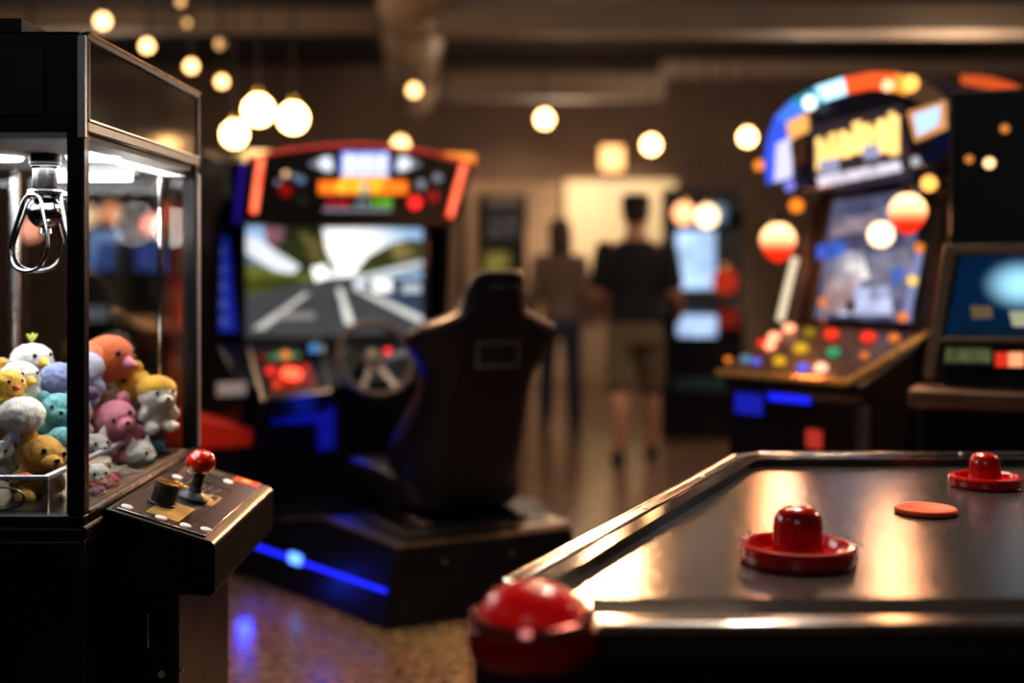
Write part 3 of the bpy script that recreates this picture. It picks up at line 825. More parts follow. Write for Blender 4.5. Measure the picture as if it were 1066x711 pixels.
# warm metal edging along the platform top
mb = MB()
mb.tube([(-h_ + .008, y_, z_ + .001) for y_, z_, h_ in zip(sl[:3], zt, hw)], .006, mat('edge_trim', (.35, .27, .2), .3, .9, noise=.1), 8)
mb.tube([(-.368, .006, .290), (.368, .006, .290)], .006, MATS['edge_trim'], 8)
rb(mb, 'edge_trim', pfo)
BLUEL = glow('blue_led', (.02, .03, 1), 1.7)
mb = MB()
q0 = Vector((-.368 - .026, .02, .128)); q1 = Vector((-.62 - .027, 1.05, .128))
mb.tube([q0.lerp(q1, k / 8) for k in range(9)], .0085, BLUEL, 8)
rb(mb, 'led_strip', pfo, label='blue glowing light strip')
mb = MB(); qm = q0.lerp(q1, .60); dq = (q1 - q0).normalized(); ang = math.atan2(dq.y, dq.x)
mb.box(qm + Vector((-.045, -.012, -.016)), qm + Vector((.045, .012, .026)), glow('badge_blue', (.12, .30, 1), 2.4), Euler((0, 0, ang)).to_matrix())
rb(mb, 'led_badge', pfo, bevel=.006)
mb = MB(); mb.box((.16, .01, .288), (.37, .16, .312), mat('pale_pad', (.45, .36, .28), .4, noise=.3)); rb(mb, 'rear_pad', pfo, bevel=.006)
for xx, zz in ((-.18, .22), (.02, .10), (.3, .1), (.1, .22)):
    mb = MB(); mb.cone((xx, .0, zz), (xx, -.020, zz), .009, .007, STEEL, 12); rb(mb, 'bolt', pfo)
# seat plinth and rails
pl_ = rb(MB().box((-.30, .06, .285), (.30, .92, .318), BLACK), 'seat_plinth', bevel=.008)
for s in (-1, 1):
    rb(MB().box((s * .20 - .018, .10, .318), (s * .20 + .018, .80, .345), DSTEEL), 'seat_rail', pl_, bevel=.003)
# bucket seat ------------------------------------------------------------
seat = bpy.data.objects.new('seat', None); COL.objects.link(seat); seat.parent = rc; seat.location = (.022, .0, -.085); seat.scale = (1.06, 1, 1.06); seat.empty_display_size = .1
seat['label'] = 'black leather bucket seat with winged headrest'
def sec(zc, w_, d_, yb, scoop, bol, n=40):
    """one level of the backrest: width, depth, back face position, how hollow the front is, how far the bolsters come forward"""
    out = []; yb = yb - .17 * (zc - .4)
    for k in range(n):
        a = 2 * PI * k / n
        ca, sa = math.cos(a), math.sin(a)
        x = w_ / 2 * math.copysign(abs(ca) ** .62, ca); y = d_ / 2 * math.copysign(abs(sa) ** .70, sa)
        u = abs(x) / (w_ / 2)
        if sa > 0:
            y += bol * u ** 2.4 - scoop * (1 - u ** 2)
        else:
            y += bol * .55 * u ** 3
        out.append((x, yb + d_ / 2 + y, zc))
    return out
lv = [(.400, .30, .10, .22, .01, .02), (.43, .42, .13, .20, .02, .10), (.50, .48, .15, .175, .03, .18), (.60, .50, .16, .155, .04, .22), (.72, .49, .15, .135, .04, .17),
      (.82, .44, .14, .115, .04, .12), (.90, .42, .13, .10, .035, .08), (.95, .44, .13, .092, .03, .07), (1.0, .52, .13, .084, .03, .08), (1.04, .575, .13, .078, .03, .09), (1.075, .59, .125, .072, .03, .09), (1.105, .545, .12, .068, .025, .075), (1.13, .42, .115, .064, .02, .05), (1.155, .295, .11, .062, .015, .03), (1.18, .25, .11, .06, .012, .025), (1.23, .228, .105, .055, .01, .02), (1.275, .205, .095, .052, .008, .01), (1.298, .175, .07, .055, .0, .0), (1.306, .13, .03, .068, .0, .0)]
mb = MB(); mb.loft([sec(*l) for l in lv], LEATHER)
bk = rb(mb, 'backrest', seat, smooth=60); ss = bk.modifiers.new('sub', 'SUBSURF'); ss.levels = 1; ss.render_levels = 2
# raised back panel, slot and piping
mb = MB(); SH = mat('seat_shell', (.013, .013, .016), .40, noise=.2, spec=.35)
mb.loft([[(-w_ / 2, y_ - .012 - .17 * (z_ - .4), z_), (w_ / 2, y_ - .012 - .17 * (z_ - .4), z_), (w_ / 2 - .02, y_ + .03 - .17 * (z_ - .4), z_), (-w_ / 2 + .02, y_ + .03 - .17 * (z_ - .4), z_)] for z_, w_, y_ in ((.46, .22, .196), (.60, .29, .158), (.82, .27, .118), (.97, .24, .092), (1.10, .20, .073), (1.25, .14, .058))], SH)
rb(mb, 'back_panel', seat, bevel=.008)
mb = MB(); zc = 1.005; yb = .073 - .17 * .605
for (xa, xb, za, zb) in ((-.085, .085, .036, .046), (-.085, .085, -.046, -.036), (-.085, -.075, -.036, .036), (.075, .085, -.036, .036)):
    mb.box((xa, yb - .016, zc + za), (xb, yb + .004, zc + zb), mat('slot_grey', (.085, .085, .09), .4, noise=.1))
sf = rb(mb, 'belt_slot', seat, bevel=.002)
rb(MB().box((-.075, yb - .006, zc - .036), (.075, yb + .004, zc + .036), mat('void_black', (.001, .001, .001), .9, noise=.1)), 'slot_dark', seat)  # near-black block paints in the dark of the slot opening
mb = MB(); mb.box((-.14, .128 - .012, .60), (.14, .135, .606), BLACKM); rb(mb, 'seam', seat)
# cushion with side bolsters
mb = MB()
def csec(y_, w_, z0_, z1_, dip):
    out = []
    for k in range(28):
        a = 2 * PI * k / 28; ca, sa = math.cos(a), math.sin(a)
        x = w_ / 2 * math.copysign(abs(ca) ** .55, ca); u = abs(x) / (w_ / 2)
        z = (z0_ + z1_) / 2 + (z1_ - z0_) / 2 * math.copysign(abs(sa) ** .6, sa)
        if sa > 0: z -= dip * (1 - u ** 2)
        out.append((x, y_, z))
    return out
mb.loft([csec(*q) for q in ((.20, .44, .40, .52, .02), (.34, .54, .395, .60, .06), (.55, .57, .395, .615, .07), (.76, .56, .40, .60, .06), (.90, .52, .41, .57, .03), (.96, .44, .43, .52, .01))], LEATHER)
cu = rb(mb, 'seat_cushion', seat, smooth=60); ss = cu.modifiers.new('sub', 'SUBSURF'); ss.levels = 1; ss.render_levels = 2
# cabinet body ------------------------------------------------------------
BW = .60
mb = MB()
mb.prism([(-BW, 1.30, 0), (-BW, 1.30, .70), (-BW, 1.27, .76), (-BW, 1.62, .90), (-BW, 1.75, .94), (-BW, 2.15, .94), (-BW, 2.15, 0)], (2 * BW, 0, 0), BLACK)
rb(mb, 'cabinet_body', bevel=.008)
mb = MB()
mb.prism([(-BW - .02, 1.78, .90), (-BW - .02, 1.70, 1.52), (-BW - .02, 1.52, 1.62), (-BW - .02, 1.56, 1.80), (-BW - .02, 2.0, 1.90), (-BW - .02, 2.22, 1.86), (-BW - .02, 2.22, .90)], (.04, 0, 0), BLACK)
lsp = rb(mb, 'side_panel', bevel=.006)
mb = MB()
mb.prism([(BW - .02, 1.78, .90), (BW - .02, 1.70, 1.52), (BW - .02, 1.52, 1.62), (BW - .02, 1.56, 1.80), (BW - .02, 2.0, 1.90), (BW - .02, 2.22, 1.86), (BW - .02, 2.22, .90)], (.04, 0, 0), BLACK)
rb(mb, 'side_panel', bevel=.006)
rb(MB().box((-BW + .02, 1.86, .93), (BW - .02, 2.20, 1.84), BLACKM), 'monitor_housing', bevel=.005)
# blue strip on the screen's left side
SY = 1.80
mb = MB()
b0, b1, b2, b3 = RP(219, 246, 1.77), RP(238, 246, 1.77), RP(247, 346, 1.77), RP(229, 346, 1.77)
mb.prism([b0, b1, b2, b3], (0, .02, 0), mat('blue_panel', (.02, .05, .45), .3, noise=.5, nscale=9, emis=(.02, .06, .9), es=.2))
for k in range(5):
    z_ = b3.z + (b0.z - b3.z) * (.12 + .18 * k); x_ = (b0.x + b1.x) / 2 + (b3.x - b0.x) * .45 * (1 - k / 5)
    mb.ball((x_, 1.768, z_), (.020, .006, .028), glow('blue_pale', (.2, .3, 1), .28), 10)
rb(mb, 'side_light', label='blue glowing side strip')
# screen: a road picture on a flat panel
s00, s10, s11, s01 = RP(259, 352, SY), RP(441, 346, SY), RP(438, 237, SY), RP(250, 237, SY)
sx0, sx1 = (s00.x + s01.x) / 2, (s10.x + s11.x) / 2; sz0, sz1 = (s00.z + s10.z) / 2, (s01.z + s11.z) / 2
def SC(u, v, k=0):
    return (sx0 + (sx1 - sx0) * u, SY - .0006 * k, sz1 - (sz1 - sz0) * v)
mb = MB()
def sp(pts, col, s, k, var=.12, sc=8):
    mb.poly([SC(u, v, k) for u, v in pts], glow('screen_%02x%02x%02x_%g' % (int(col[0] * 255), int(col[1] * 255), int(col[2] * 255), s), tuple(v ** 1.25 for v in col), s * .68, var, sc))
mb.poly([SC(u, v, 0) for u, v in ((0, 0), (1, 0), (1, 1), (0, 1))], glow2('screen_sky', (1, .98, .90), 1.25, (.40, .58, .84), .78, 'r', .03, .42, SC(.55, .26, 0), (1, 1, 1.3)))
sp([(.16, 0), (.42, 0), (.44, .20), (.50, .40), (.40, .46), (.20, .42), (.10, .30)], (.10, .11, .05), .8, 3, .5, 14)
sp([(.30, .06), (.40, .10), (.44, .30), (.36, .34)], (.28, .24, .10), .9, 4, .5, 14)
sp([(.10, 0), (.22, 0), (.20, .14), (.12, .18)], (.45, .25, .30), .9, 4)
sp([(.60, .42), (.68, .26), (.80, .16), (.92, .10), (1, .12), (1, .40), (.75, .46)], (.15, .15, .06), .8, 3, .5, 14)
sp([(.80, .14), (.95, .14), (.96, .28), (.84, .32)], (.32, .27, .12), .9, 4, .5)
sp([(0, .34), (.20, .40), (.44, .44), (.44, .50), (0, .62)], (.28, .30, .07), .8, 5, .3)
sp([(0, .46), (.30, .48), (.30, .52), (0, .60)], (.14, .16, .05), .8, 6, .4)
sp([(0, .08), (.06, .10), (.30, .36), (.26, .43), (.16, .40), (0, .24)], (.85, .88, .92), 1.3, 7)
sp([(.0, .24), (.16, .40), (.0, .34)], (.30, .36, .40), .9, 7)
sp([(0, .62), (.42, .47), (.66, .45), (1, .52), (1, 1), (0, 1)], (.20, .20, .205), .75, 8, .12)
sp([(.62, .46), (1, .48), (1, .92), (.72, .60)], (.13, .18, .26), .8, 9, .2)
sp([(.64, .44), (1, .30), (1, .36), (.66, .48)], (.80, .84, .86), 1.2, 10)
sp([(.50, .56), (.53, .56), (.60, .90), (.55, .90)], (.90, .88, .82), 1.3, 11)
sp([(.04, .92), (.32, .60), (.35, .61), (.10, .93)], (.80, .78, .74), 1.1, 11)
sp([(.58, .56), (.61, .55), (1, .84), (1, .92)], (.85, .84, .80), 1.2, 11)
sp([(.18, .78), (.38, .78), (.38, .84), (.16, .84)], (.50, .48, .46), .9, 11)
sp([(.36, .37), (.44, .34), (.46, .46), (.38, .50)], (1, 1, .96), 2.0, 11)
sp([(.60, .48), (.67, .48), (.67, .56), (.60, .56)], (.85, .88, .92), 1.4, 11)
sp([(.70, .48), (.81, .48), (.82, .60), (.71, .60)], (.96, .96, .94), 1.8, 11)
sp([(.88, .53), (.99, .53), (.99, .61), (.88, .61)], (.70, .75, .80), 1.2, 11)
scr = rb(mb, 'screen', label='screen showing a road between trees')
mb = MB(); e = .028
for (xa, xb, za, zb) in ((sx0 - e, sx1 + e, sz1, sz1 + e), (sx0 - e, sx1 + e, sz0 - e, sz0), (sx0 - e, sx0, sz0, sz1), (sx1, sx1 + e, sz0, sz1)):
    mb.box((xa, SY - .03, za), (xb, SY + .06, zb), GLOSSB)
rb(mb, 'screen_bezel', bevel=.004)
# marquee hood with a curved top
MY = 1.50
def mq(px, py): return RP(px, py, MY)
arc = [(258, 168), (275, 163), (300, 158), (335, 154), (375, 152), (415, 155), (450, 161), (478, 168), (494, 173)]
low = [(470, 236), (420, 236), (375, 236), (320, 236), (251, 232)]
ptsm = [mq(*p) for p in arc] + [mq(*p) for p in low]
MB_ = MB(); MB_.prism(ptsm, (0, .55, 0), BLACK)
mqo = rb(MB_, 'marquee', bevel=.006)
mb = MB(); mb.tube([mq(x, y - 1) + Vector((0, .0, .004)) for x, y in arc], .008, mat('red_edge', (.35, .02, .02), .3, noise=.1, emis=(1, .02, .02), es=.35), 8); rb(mb, 'marquee_edge', mqo, label='red top edge')
LED = [((268, 164), (265, 222)), ((484, 172), (471, 226))]
NEON_A = glow('neon_red', (1, .018, .008), 1.7); NEON_B = glow('neon_orange', (1, .12, .012), 1.9); NEON_C = glow('neon_hot', (1, .20, .10), 1.7)
for (x0, y0), (x1, y1) in (((272, 164), (264, 222)), ((483, 172), (468, 226))):
    p0 = RP(x0, y0, MY - .012); p1 = RP(x1, y1, MY - .012)
    mb = MB()
    for k in range(5):
        a_ = p0.lerp(p1, k / 5); b_ = p0.lerp(p1, (k + .96) / 5)
        mb.cone(a_, b_, .017, .017, (NEON_C, NEON_A, NEON_A, NEON_B, NEON_A)[k], 12)
    rb(mb, 'neon_tube', mqo, label='red glowing neon tube')
mb = MB(); mb.prism([RP(250, 172, 1.53), RP(262, 166, 1.53), RP(255, 232, 1.53), RP(244, 232, 1.53)], (0, .02, 0), mat('violet_side', (.05, .02, .30), .3, noise=.2, emis=(.08, .02, .8), es=.2)); rb(mb, 'marquee_side', mqo)
mb = MB()
def mr(x0, y0, x1, y1, m, skew=0, k=0):
    mb.prism([RP(x0 + skew, y0, MY - .004 - k * .002), RP(x1 + skew, y0, MY - .004 - k * .002), RP(x1, y1, MY - .004 - k * .002), RP(x0, y1, MY - .004 - k * .002)], (0, .004, 0), m)
gw = glow('sign_white', (.86, .90, 1), 1.0); gw2 = glow('sign_grey', (.45, .50, .58), .55); gb = glow('sign_blue', (.15, .24, 1), 1.2); go = glow('sign_orange', (1, .22, .02), 1.2); gy = glow('sign_yellow', (1, .55, .05), 1.1)
gg = glow('sign_green', (.20, .60, .04), .7); gr_ = glow('sign_red', (.60, .03, .05), .6); gt = glow('sign_teal', (.1, .6, .5), .9)
# wing shapes each side of the logo block
for s, xc in ((-1, 344), (1, 418)):
    for k in range(4):
        mr(xc + s * (k * 5) - 5, 163 + k * 2, xc + s * (k * 5) + 3, 178 - k * 1.5, gw2 if k > 1 else gw, 2 * s, k % 2)
for k, (x0, x1) in enumerate(((357, 366), (367, 374), (376, 384), (386, 393), (395, 403))):
    mr(x0, 160 + (k % 2), x1, 181, gw, 1, 0)
mr(355, 158, 405, 183, gb, 0, -1)
mr(355, 183, 404, 188, gy)
mr(332, 188, 424, 202, go)
for x0, x1 in ((350, 362), (366, 376), (386, 396)):
    mr(x0, 190, x1, 200, gy, 0, 1)
mr(377, 188, 382, 203, gt, 0, 1)
for x0 in (340, 349, 357): mr(x0, 207, x0 + 6, 216, gr_)
for x0 in (371, 379): mr(x0, 208, x0 + 5, 214, gw2)
for x0 in (388, 396, 402): mr(x0, 206, x0 + 6, 215, gg)
mr(336, 217, 408, 220, gw2, 0, -1)
rb(mb, 'marquee_sign', mqo)
def gauge(px, py, r, m, name='marquee_gauge'):
    p = RP(px, py, MY); mb = MB(); mb.cone(p + Vector((0, .003, 0)), p + Vector((0, -.016, 0)), r, r * .85, m, 20); rb(mb, name, mqo)
gauge(297, 198, .034, mat('lamp_dark_red', (.22, .01, .01), .25, noise=.1, emis=(1, .02, .02), es=.15)); gauge(297, 181, .016, glow('lamp_amber', (1, .62, .35), 1.1)); gauge(313, 187, .022, glow('lamp_blue_grey', (.25, .36, .60), .5)); gauge(314, 209, .028, mat('lamp_green_dark', (.02, .06, .045), .3, noise=.1)); gauge(289, 190, .012, gw2); gauge(305, 183, .013, gw2)
gauge(432, 211, .033, glow('lamp_red', (1, .03, .025), 1.7)); gauge(450, 205, .034, MATS['lamp_dark_red']); gauge(438, 192, .024, gw2); gauge(455, 185, .022, gw2)
# corner lamps on top of the marquee
for px, py in ((261, 160),):
    p = RP(px, py, MY + .05); mb = MB(); mb.ball(p, .016, glow('lamp_amber', (1, .62, .35), 2.2), 12); rb(mb, 'marquee_lamp', mqo)
p = RP(474, 166, MY + .35); mb = MB(); mb.box(p + Vector((-.08, -.05, -.02)), p + Vector((.10, .05, .03)), glow('amber_block', (1, .33, .06), 1.2)); rb(mb, 'marquee_lamp', mqo, bevel=.012)
# dash: left console with buttons, wheel
nd = Vector((0, -.14, .35)).normalized()                   # slope of the dash top
pt = Vector((0, 1.27, .765))
def DP(px, py, h=0.0):
    return RP(px, py, 0, pt + nd * h, nd)
H_ = .045
quad = [DP(258, 358, H_), DP(330, 352, H_), DP(343, 408, H_), DP(274, 418, H_)]
mb = MB(); mb.prism(quad, -nd * .10, BLACK); con2 = rb(mb, 'dash_console', bevel=.004)
mb = MB(); mb.tube([quad[0] + nd * .003, quad[3] + nd * .003, quad[2] + nd * .003, quad[1] + nd * .003], .008, mat('pale_trim', (.42, .35, .28), .3, .8, noise=.1), 8); rb(mb, 'console_trim', con2)
def dcyl(px, py, r, m, name, h=.02, par=None):
    p = DP(px, py, H_); mb = MB(); mb.cone(p, p + nd * h, r, r * .85, m, 24); return rb(mb, name, par or con2)
RB = glow('button_red_glow', (1, .10, .05), 2.6)
dcyl(303, 393, .050, RB, 'start_button', .03)
dcyl(303, 393, .062, mat('red_bezel', (.25, .01, .01), .3, noise=.1, emis=(1, .01, .01), es=.3), 'button_ring', .012)
dcyl(281, 388, .020, glow('button_red_dim', (1, .04, .03), 1.2), 'small_button'); dcyl(288, 402, .020, glow('button_orange_dim', (1, .10, .03), .8), 'small_button'); dcyl(317, 386, .012, MATS['button_orange_dim'], 'small_button'); dcyl(272, 374, .016, MATS['lamp_dark_red'], 'small_button')
p = DP(290, 372, H_); mb = MB(); mb.ball(p, (.05, .02, .02), glow('deco_green', (.20, .45, .20), .5), 14); mb.ball(p + Vector((.03, 0, .004)), (.028, .022, .026), glow('deco_orange', (1, .35, .08), .9), 14); mb.ball(p + Vector((.08, .01, 0)), (.035, .018, .018), MATS['deco_green'], 14); rb(mb, 'console_emblem', con2)
mb = MB(); q_ = [DP(276, 408, H_ + .001), DP(332, 403, H_ + .001), DP(333, 409, H_ + .001), DP(277, 414, H_ + .001)]; mb.prism(q_, nd * .003, mat('plate_brown', (.25, .17, .12), .3, .6, noise=.3)); rb(mb, 'console_plate', con2)
mb = MB(); q_ = [DP(277, 380, H_ + .001), DP(322, 377, H_ + .001), DP(330, 401, H_ + .001), DP(284, 406, H_ + .001)]; mb.prism(q_, nd * .002, mat('red_lit_plate', (.10, .008, .01), .3, noise=.3, emis=(1, .02, .02), es=.12)); rb(mb, 'button_plate', con2)
# small blue display by the wheel
p = RP(330, 362, 1.45); mb = MB(); mb.box(p + Vector((-.07, -.02, -.035)), p + Vector((.07, .03, .035)), BLACK); dp = rb(mb, 'dash_display', bevel=.006)
mb = MB(); mb.box(p + Vector((-.045, -.024, -.02)), p + Vector((-.005, -.018, .02)), glow('disp_blue', (.10, .34, .70), .8)); mb.box(p + Vector((.005, -.024, -.02)), p + Vector((.03, -.018, .012)), glow('disp_grey', (.5, .55, .6), .5)); rb(mb, 'display_face', dp)
# white label on the left side, red step
p = RP(240, 405, 1.285); mb = MB(); mb.box(p + Vector((-.06, -.012, -.03)), p + Vector((.07, .02, .03)), mat('pale_label', (.50, .46, .44), .4, noise=.1, emis=(1, .85, .75), es=.10)); rb(mb, 'side_label')
mb = MB(); mb.prism([(-.86, 1.24, .67), (-.56, 1.24, .585), (-.56, 1.24, .51), (-.86, 1.24, .51)], (0, .42, 0), mat('red_glow_paint', (.60, .02, .01), .35, noise=.3, nscale=8, emis=(1, .06, .01), es=.10)); rb(mb, 'side_ledge', bevel=.01, label='red painted side ledge')  # faint red glow put into the ledge paint
mb = MB(); mb.box((-.82, 1.26, 0), (-.615, 1.64, .50), BLACK); rb(mb, 'side_box', bevel=.006)
# underside of the dash, its blue light put into a glowing panel
mb = MB(); mb.prism([(-.46, 1.29, .68), (-.16, 1.29, .66), (-.16, 1.29, .46), (-.24, 1.29, .46), (-.24, 1.29, .585), (-.46, 1.29, .60)], (0, .008, 0), mat('blue_wash', (.01, .015, .2), .4, noise=.4, nscale=10, emis=(.01, .03, 1), es=.13)); rb(mb, 'knee_glow', label='panel under the dash with blue glow painted in')
# steering wheel
wc = RP(390, 373, 1.20); wn = Vector((0, -.90, .42)).normalized()
stw = bpy.data.objects.new('steering_wheel', None); COL.objects.link(stw); stw.parent = rc; stw.location = wc
stw.rotation_euler = wn.to_track_quat('Z', 'Y').to_euler(); stw.empty_display_size = .1
WR = .178
rb(MB().tube([(WR * math.cos(k * PI / 24), WR * math.sin(k * PI / 24), 0) for k in range(48)], .0165, mat('wheel_rubber', (.15, .12, .105), .30, noise=.3, nscale=40, bump=.3), 14, True), 'wheel_rim', stw)
for k, a_ in enumerate((math.radians(8), math.radians(172), math.radians(-60), math.radians(-120))):
    d_ = Vector((math.cos(a_), math.sin(a_), 0)); pq = Vector((-d_.y, d_.x, 0))
    mb = MB(); mb.loft([[d_ * r_ + pq * w_ + Vector((0, 0, z_ + .006)), d_ * r_ - pq * w_ + Vector((0, 0, z_ + .006)), d_ * r_ - pq * w_ + Vector((0, 0, z_ - .006)), d_ * r_ + pq * w_ + Vector((0, 0, z_ - .006))] for r_, w_, z_ in ((.03, .022, -.02), (.10, .016, -.012), (WR - .01, .018, 0))], DSTEEL)
    rb(mb, 'spoke', stw, bevel=.003)
rb(MB().lathe((0, 0, -.03), [(0, 0), (.052, 0), (.054, .012), (.046, .024), (.030, .028), (0, .029)], mat('wheel_hub_grey', (.14, .12, .11), .35, .3, noise=.3, nscale=30), 32), 'wheel_hub', stw)
rb(MB().cone((.072, .035, -.012), (.072, .035, .006), .014, .012, glow('lamp_red', (1, .03, .025), 4.5), 16), 'wheel_button', stw)
rb(MB().cone((-.175, -.03, -.03), (-.175, -.03, -.012), .010, .010, MATS['lamp_dark_red'], 12), 'wheel_button', stw)
rb(MB().cone(wc - wn * .02, Vector((wc.x, 1.60, wc.z - .20)), .035, .05, BLACK, 20), 'steering_column')
# roof running back to the rear left
rb(MB().prism([(-BW - .02, 1.60, 1.80), (-BW - .02, 2.0, 1.90), (-BW - .02, 2.22, 1.86), (-BW - .02, 2.22, 1.84), (-BW - .02, 1.60, 1.78)], (2 * BW + .04, 0, 0), BLACK), 'roof', bevel=.004)
light('POINT', 'led_spill', RM @ Vector((-.78, .55, .10)), .9, (.02, .06, 1), .03)
light('POINT', 'knee_spill', RM @ Vector((-.30, 1.05, .62)), .8, (.02, .06, 1), .06)

# ================================================================== big arched arcade machine on the right
LC = Vector((.855, 5.044, 0)); AY = math.atan2(-.766, .643)
ar = thing('arcade_machine', 'big arcade machine with a glowing arched marquee and round red lamps', 'arcade machine', LC, AY)
AM = root_matrix(ar); AMi = AM.inverted()
def AP_(px, py, ly, pt=None, n=None):
    o = AMi @ CAMP; d_ = AMi.to_3x3() @ ray(px, py)
    if n is None: pt, n = Vector((0, ly, 0)), Vector((0, 1, 0))
    return o + d_ * ((pt - o).dot(n) / d_.dot(n))
def ab(mb, name, parent=None, **k): return mb.build(name, parent or ar, world=False, **k)
DBR = mat('dark_brown_case', (.018, .012, .010), .35, noise=.4, nscale=5)
ab(MB().prism([(0, .03, 0), (0, .03, .80), (0, .0, .84), (0, .0, .88), (0, .42, 1.05), (0, .95, 1.05), (0, .95, 0)], (.66, 0, 0), DBR), 'base_cabinet', bevel=.008)
ab(MB().prism([(.655, .30, .60), (.655, .40, 1.06), (.655, .50, 1.60), (.655, .34, 1.70), (.655, .95, 1.80), (.655, .95, .60)], (.06, 0, 0), DBR), 'side_panel', bevel=.006)
ab(MB().prism([(-.0, .41, 1.04), (-.0, .54, 1.60), (-.0, .95, 1.75), (-.0, .95, 1.04)], (.06, 0, 0), DBR), 'side_panel', bevel=.006)
ab(MB().prism([(.05, .44, 1.04), (.05, .585, 1.62), (.05, .95, 1.80), (.05, .95, 1.04)], (.61, 0, 0), BLACKM), 'monitor_housing', bevel=.004)
# leaning screen
s_pt = Vector((0, .425, 1.07)); s_n = Vector((0, -.55, .14)).normalized()
def SQ(px, py, h=.0): return AP_(px, py, 0, s_pt + s_n * h, s_n)
def sq(mb, pts, m, h): mb.prism([SQ(*p, h) for p in pts], s_n * .0008, m)
mb = MB(); sq(mb, [(848, 331), (950, 336), (957, 196), (868, 209)], glow('game_back', (.22, .22, .36), .5, .5, 9), .010)
def gc(n, c, s): return glow('game_' + n, c, s * .62, .35, 14)
for pts, m in (([(868, 230), (915, 222), (914, 240), (866, 246)], gc('mauve', (.45, .36, .42), .9)), ([(850, 255), (880, 250), (880, 268), (850, 270)], gc('blue', (.10, .20, .80), 1.0)),
               ([(870, 262), (900, 262), (896, 300), (868, 300)], gc('pale', (.62, .58, .68), 1.0)), ([(905, 262), (950, 258), (948, 310), (905, 312)], gc('grey', (.38, .36, .48), .8)),
               ([(862, 285), (890, 283), (890, 325), (855, 326)], gc('rose', (.55, .36, .34), .9)), ([(878, 300), (925, 298), (930, 328), (872, 328)], gc('ice', (.62, .66, .95), 1.25)),
               ([(880, 275), (900, 270), (905, 290), (885, 295)], gc('cream', (.95, .88, .80), 1.2)), ([(920, 215), (952, 212), (950, 235), (918, 240)], gc('lilac', (.42, .42, .62), .9)),
               ([(884, 213), (910, 210), (908, 222), (884, 226)], gc('slate', (.14, .15, .26), .9)), ([(928, 280), (945, 278), (944, 300), (928, 302)], gc('blue', (.10, .20, .80), 1.0))):
    sq(mb, pts, m, .012)
ab(mb, 'screen', label='screen with a blurry blue and white game picture')
# control panel: sloped deck with buttons
c_n = Vector((0, -.17, .42)).normalized(); c_pt = Vector((0, 0, .882))
def CQ(px, py, h=0.0): return AP_(px, py, 0, c_pt + c_n * h, c_n)
cp = ab(MB().prism([(-.015, -.02, .872), (.60, -.02, .872), (.665, .41, 1.046), (-.015, .41, 1.046)], c_n * .018, mat('deck_dark', (.05, .032, .022), .28, noise=.5, nscale=9)), 'control_deck', bevel=.004)
GT = mat('deck_gold', (.55, .32, .10), .28, .9, noise=.2, emis=(1, .5, .12), es=.10)
mb = MB(); mb.tube([(-.015, -.025, .885), (.60, -.025, .885), (.67, .41, 1.06)], .012, GT, 8); ab(mb, 'deck_trim', cp)
def btn(px, py, r, m, nm='deck_button', s=1):
    p = CQ(px, py, .018); mb = MB(); mb.ball(p + c_n * .004, (r, r, r * .8), m, 16); ab(mb, nm, cp)
GL = {k: glow('deck_' + k, c, s) for k, c, s in (('hot', (1, .36, .20), 2.2), ('red', (1, .045, .02), 1.2), ('yellow', (.85, .50, .03), .85), ('olive', (.42, .34, .02), .7), ('green', (.08, .45, .22), .7), ('blue', (.16, .18, .90), .9), ('pink', (1, .52, .34), 1.6), ('teal', (.16, .34, .52), .7), ('amber', (1, .28, .05), .85))}
for px, py, r, k in ((822, 343, .026, 'hot'), (806, 352, .026, 'hot'), (802, 361, .022, 'hot'), (794, 358, .020, 'red'), (843, 347, .024, 'olive'), (866, 349, .028, 'red'), (904, 352, .028, 'red'), (931, 353, .022, 'amber'),
                     (834, 364, .030, 'yellow'), (812, 377, .026, 'yellow'), (868, 368, .028, 'green'), (836, 384, .024, 'blue'), (855, 384, .026, 'pink'), (777, 375, .024, 'teal'), (788, 377, .018, 'blue'), (758, 375, .016, 'amber'), (900, 371, .016, 'amber')):
    btn(px, py, r, GL[k])
for px, py in ((886, 338), (857, 335)):
    p = CQ(px, py, .018); mb = MB(); mb.cone(p, p + Vector((0, 0, .07)), .008, .008, DSTEEL, 10); mb.ball(p + Vector((0, 0, .08)), .020, GL['amber'] if px < 870 else BLACK, 14); ab(mb, 'deck_joystick', cp)
# lower front: blue coin lights, red lamp, bright corner
CB = glow('coin_blue', (.02, .03, 1), 1.0)
for x0, y0, x1, y1, m, nm in ((801, 400, 844, 421, CB, 'coin_light'), (766, 408, 794, 433, glow('coin_blue_dim', (.03, .04, .75), .45), 'coin_light'), (840, 446, 856, 468, glow('low_red', (.85, .08, .06), .45), 'low_lamp')):
    A = AP_(x0, y0, .03); B = AP_(x1, y1, .03)
    ab(MB().box((A.x, .018, B.z), (B.x, .04, A.z), m), nm, bevel=.006)
ab(MB().box((.612, .015, 0), (.66, .04, .80), mat('corner_metal', (.22, .20, .19), .35, .8, noise=.2)), 'corner_edge', bevel=.004)
# side light strips of the screen
def strip(pxs, m, nm, ly0=.40):
    P_ = [SQ(x, y, .05) for x, y in pxs]; mb = MB(); mb.tube(P_, .016, m, 8); ab(mb, nm)
strip([(812, 334), (820, 300), (828, 268)], glow('strip_cream', (1, .82, .58), .85), 'side_strip')
strip([(942, 334), (950, 300), (957, 262)], glow('strip_blue', (.45, .50, .85), .5), 'side_strip')
for px, py, m in ((950, 292, glow('spot_yellow', (1, .60, .12), 1.2)), (957, 258, GL['amber']), (940, 330, GL['amber'])):
    p = SQ(px, py, .07); mb = MB(); mb.ball(p, .020, m, 12); ab(mb, 'strip_lamp')
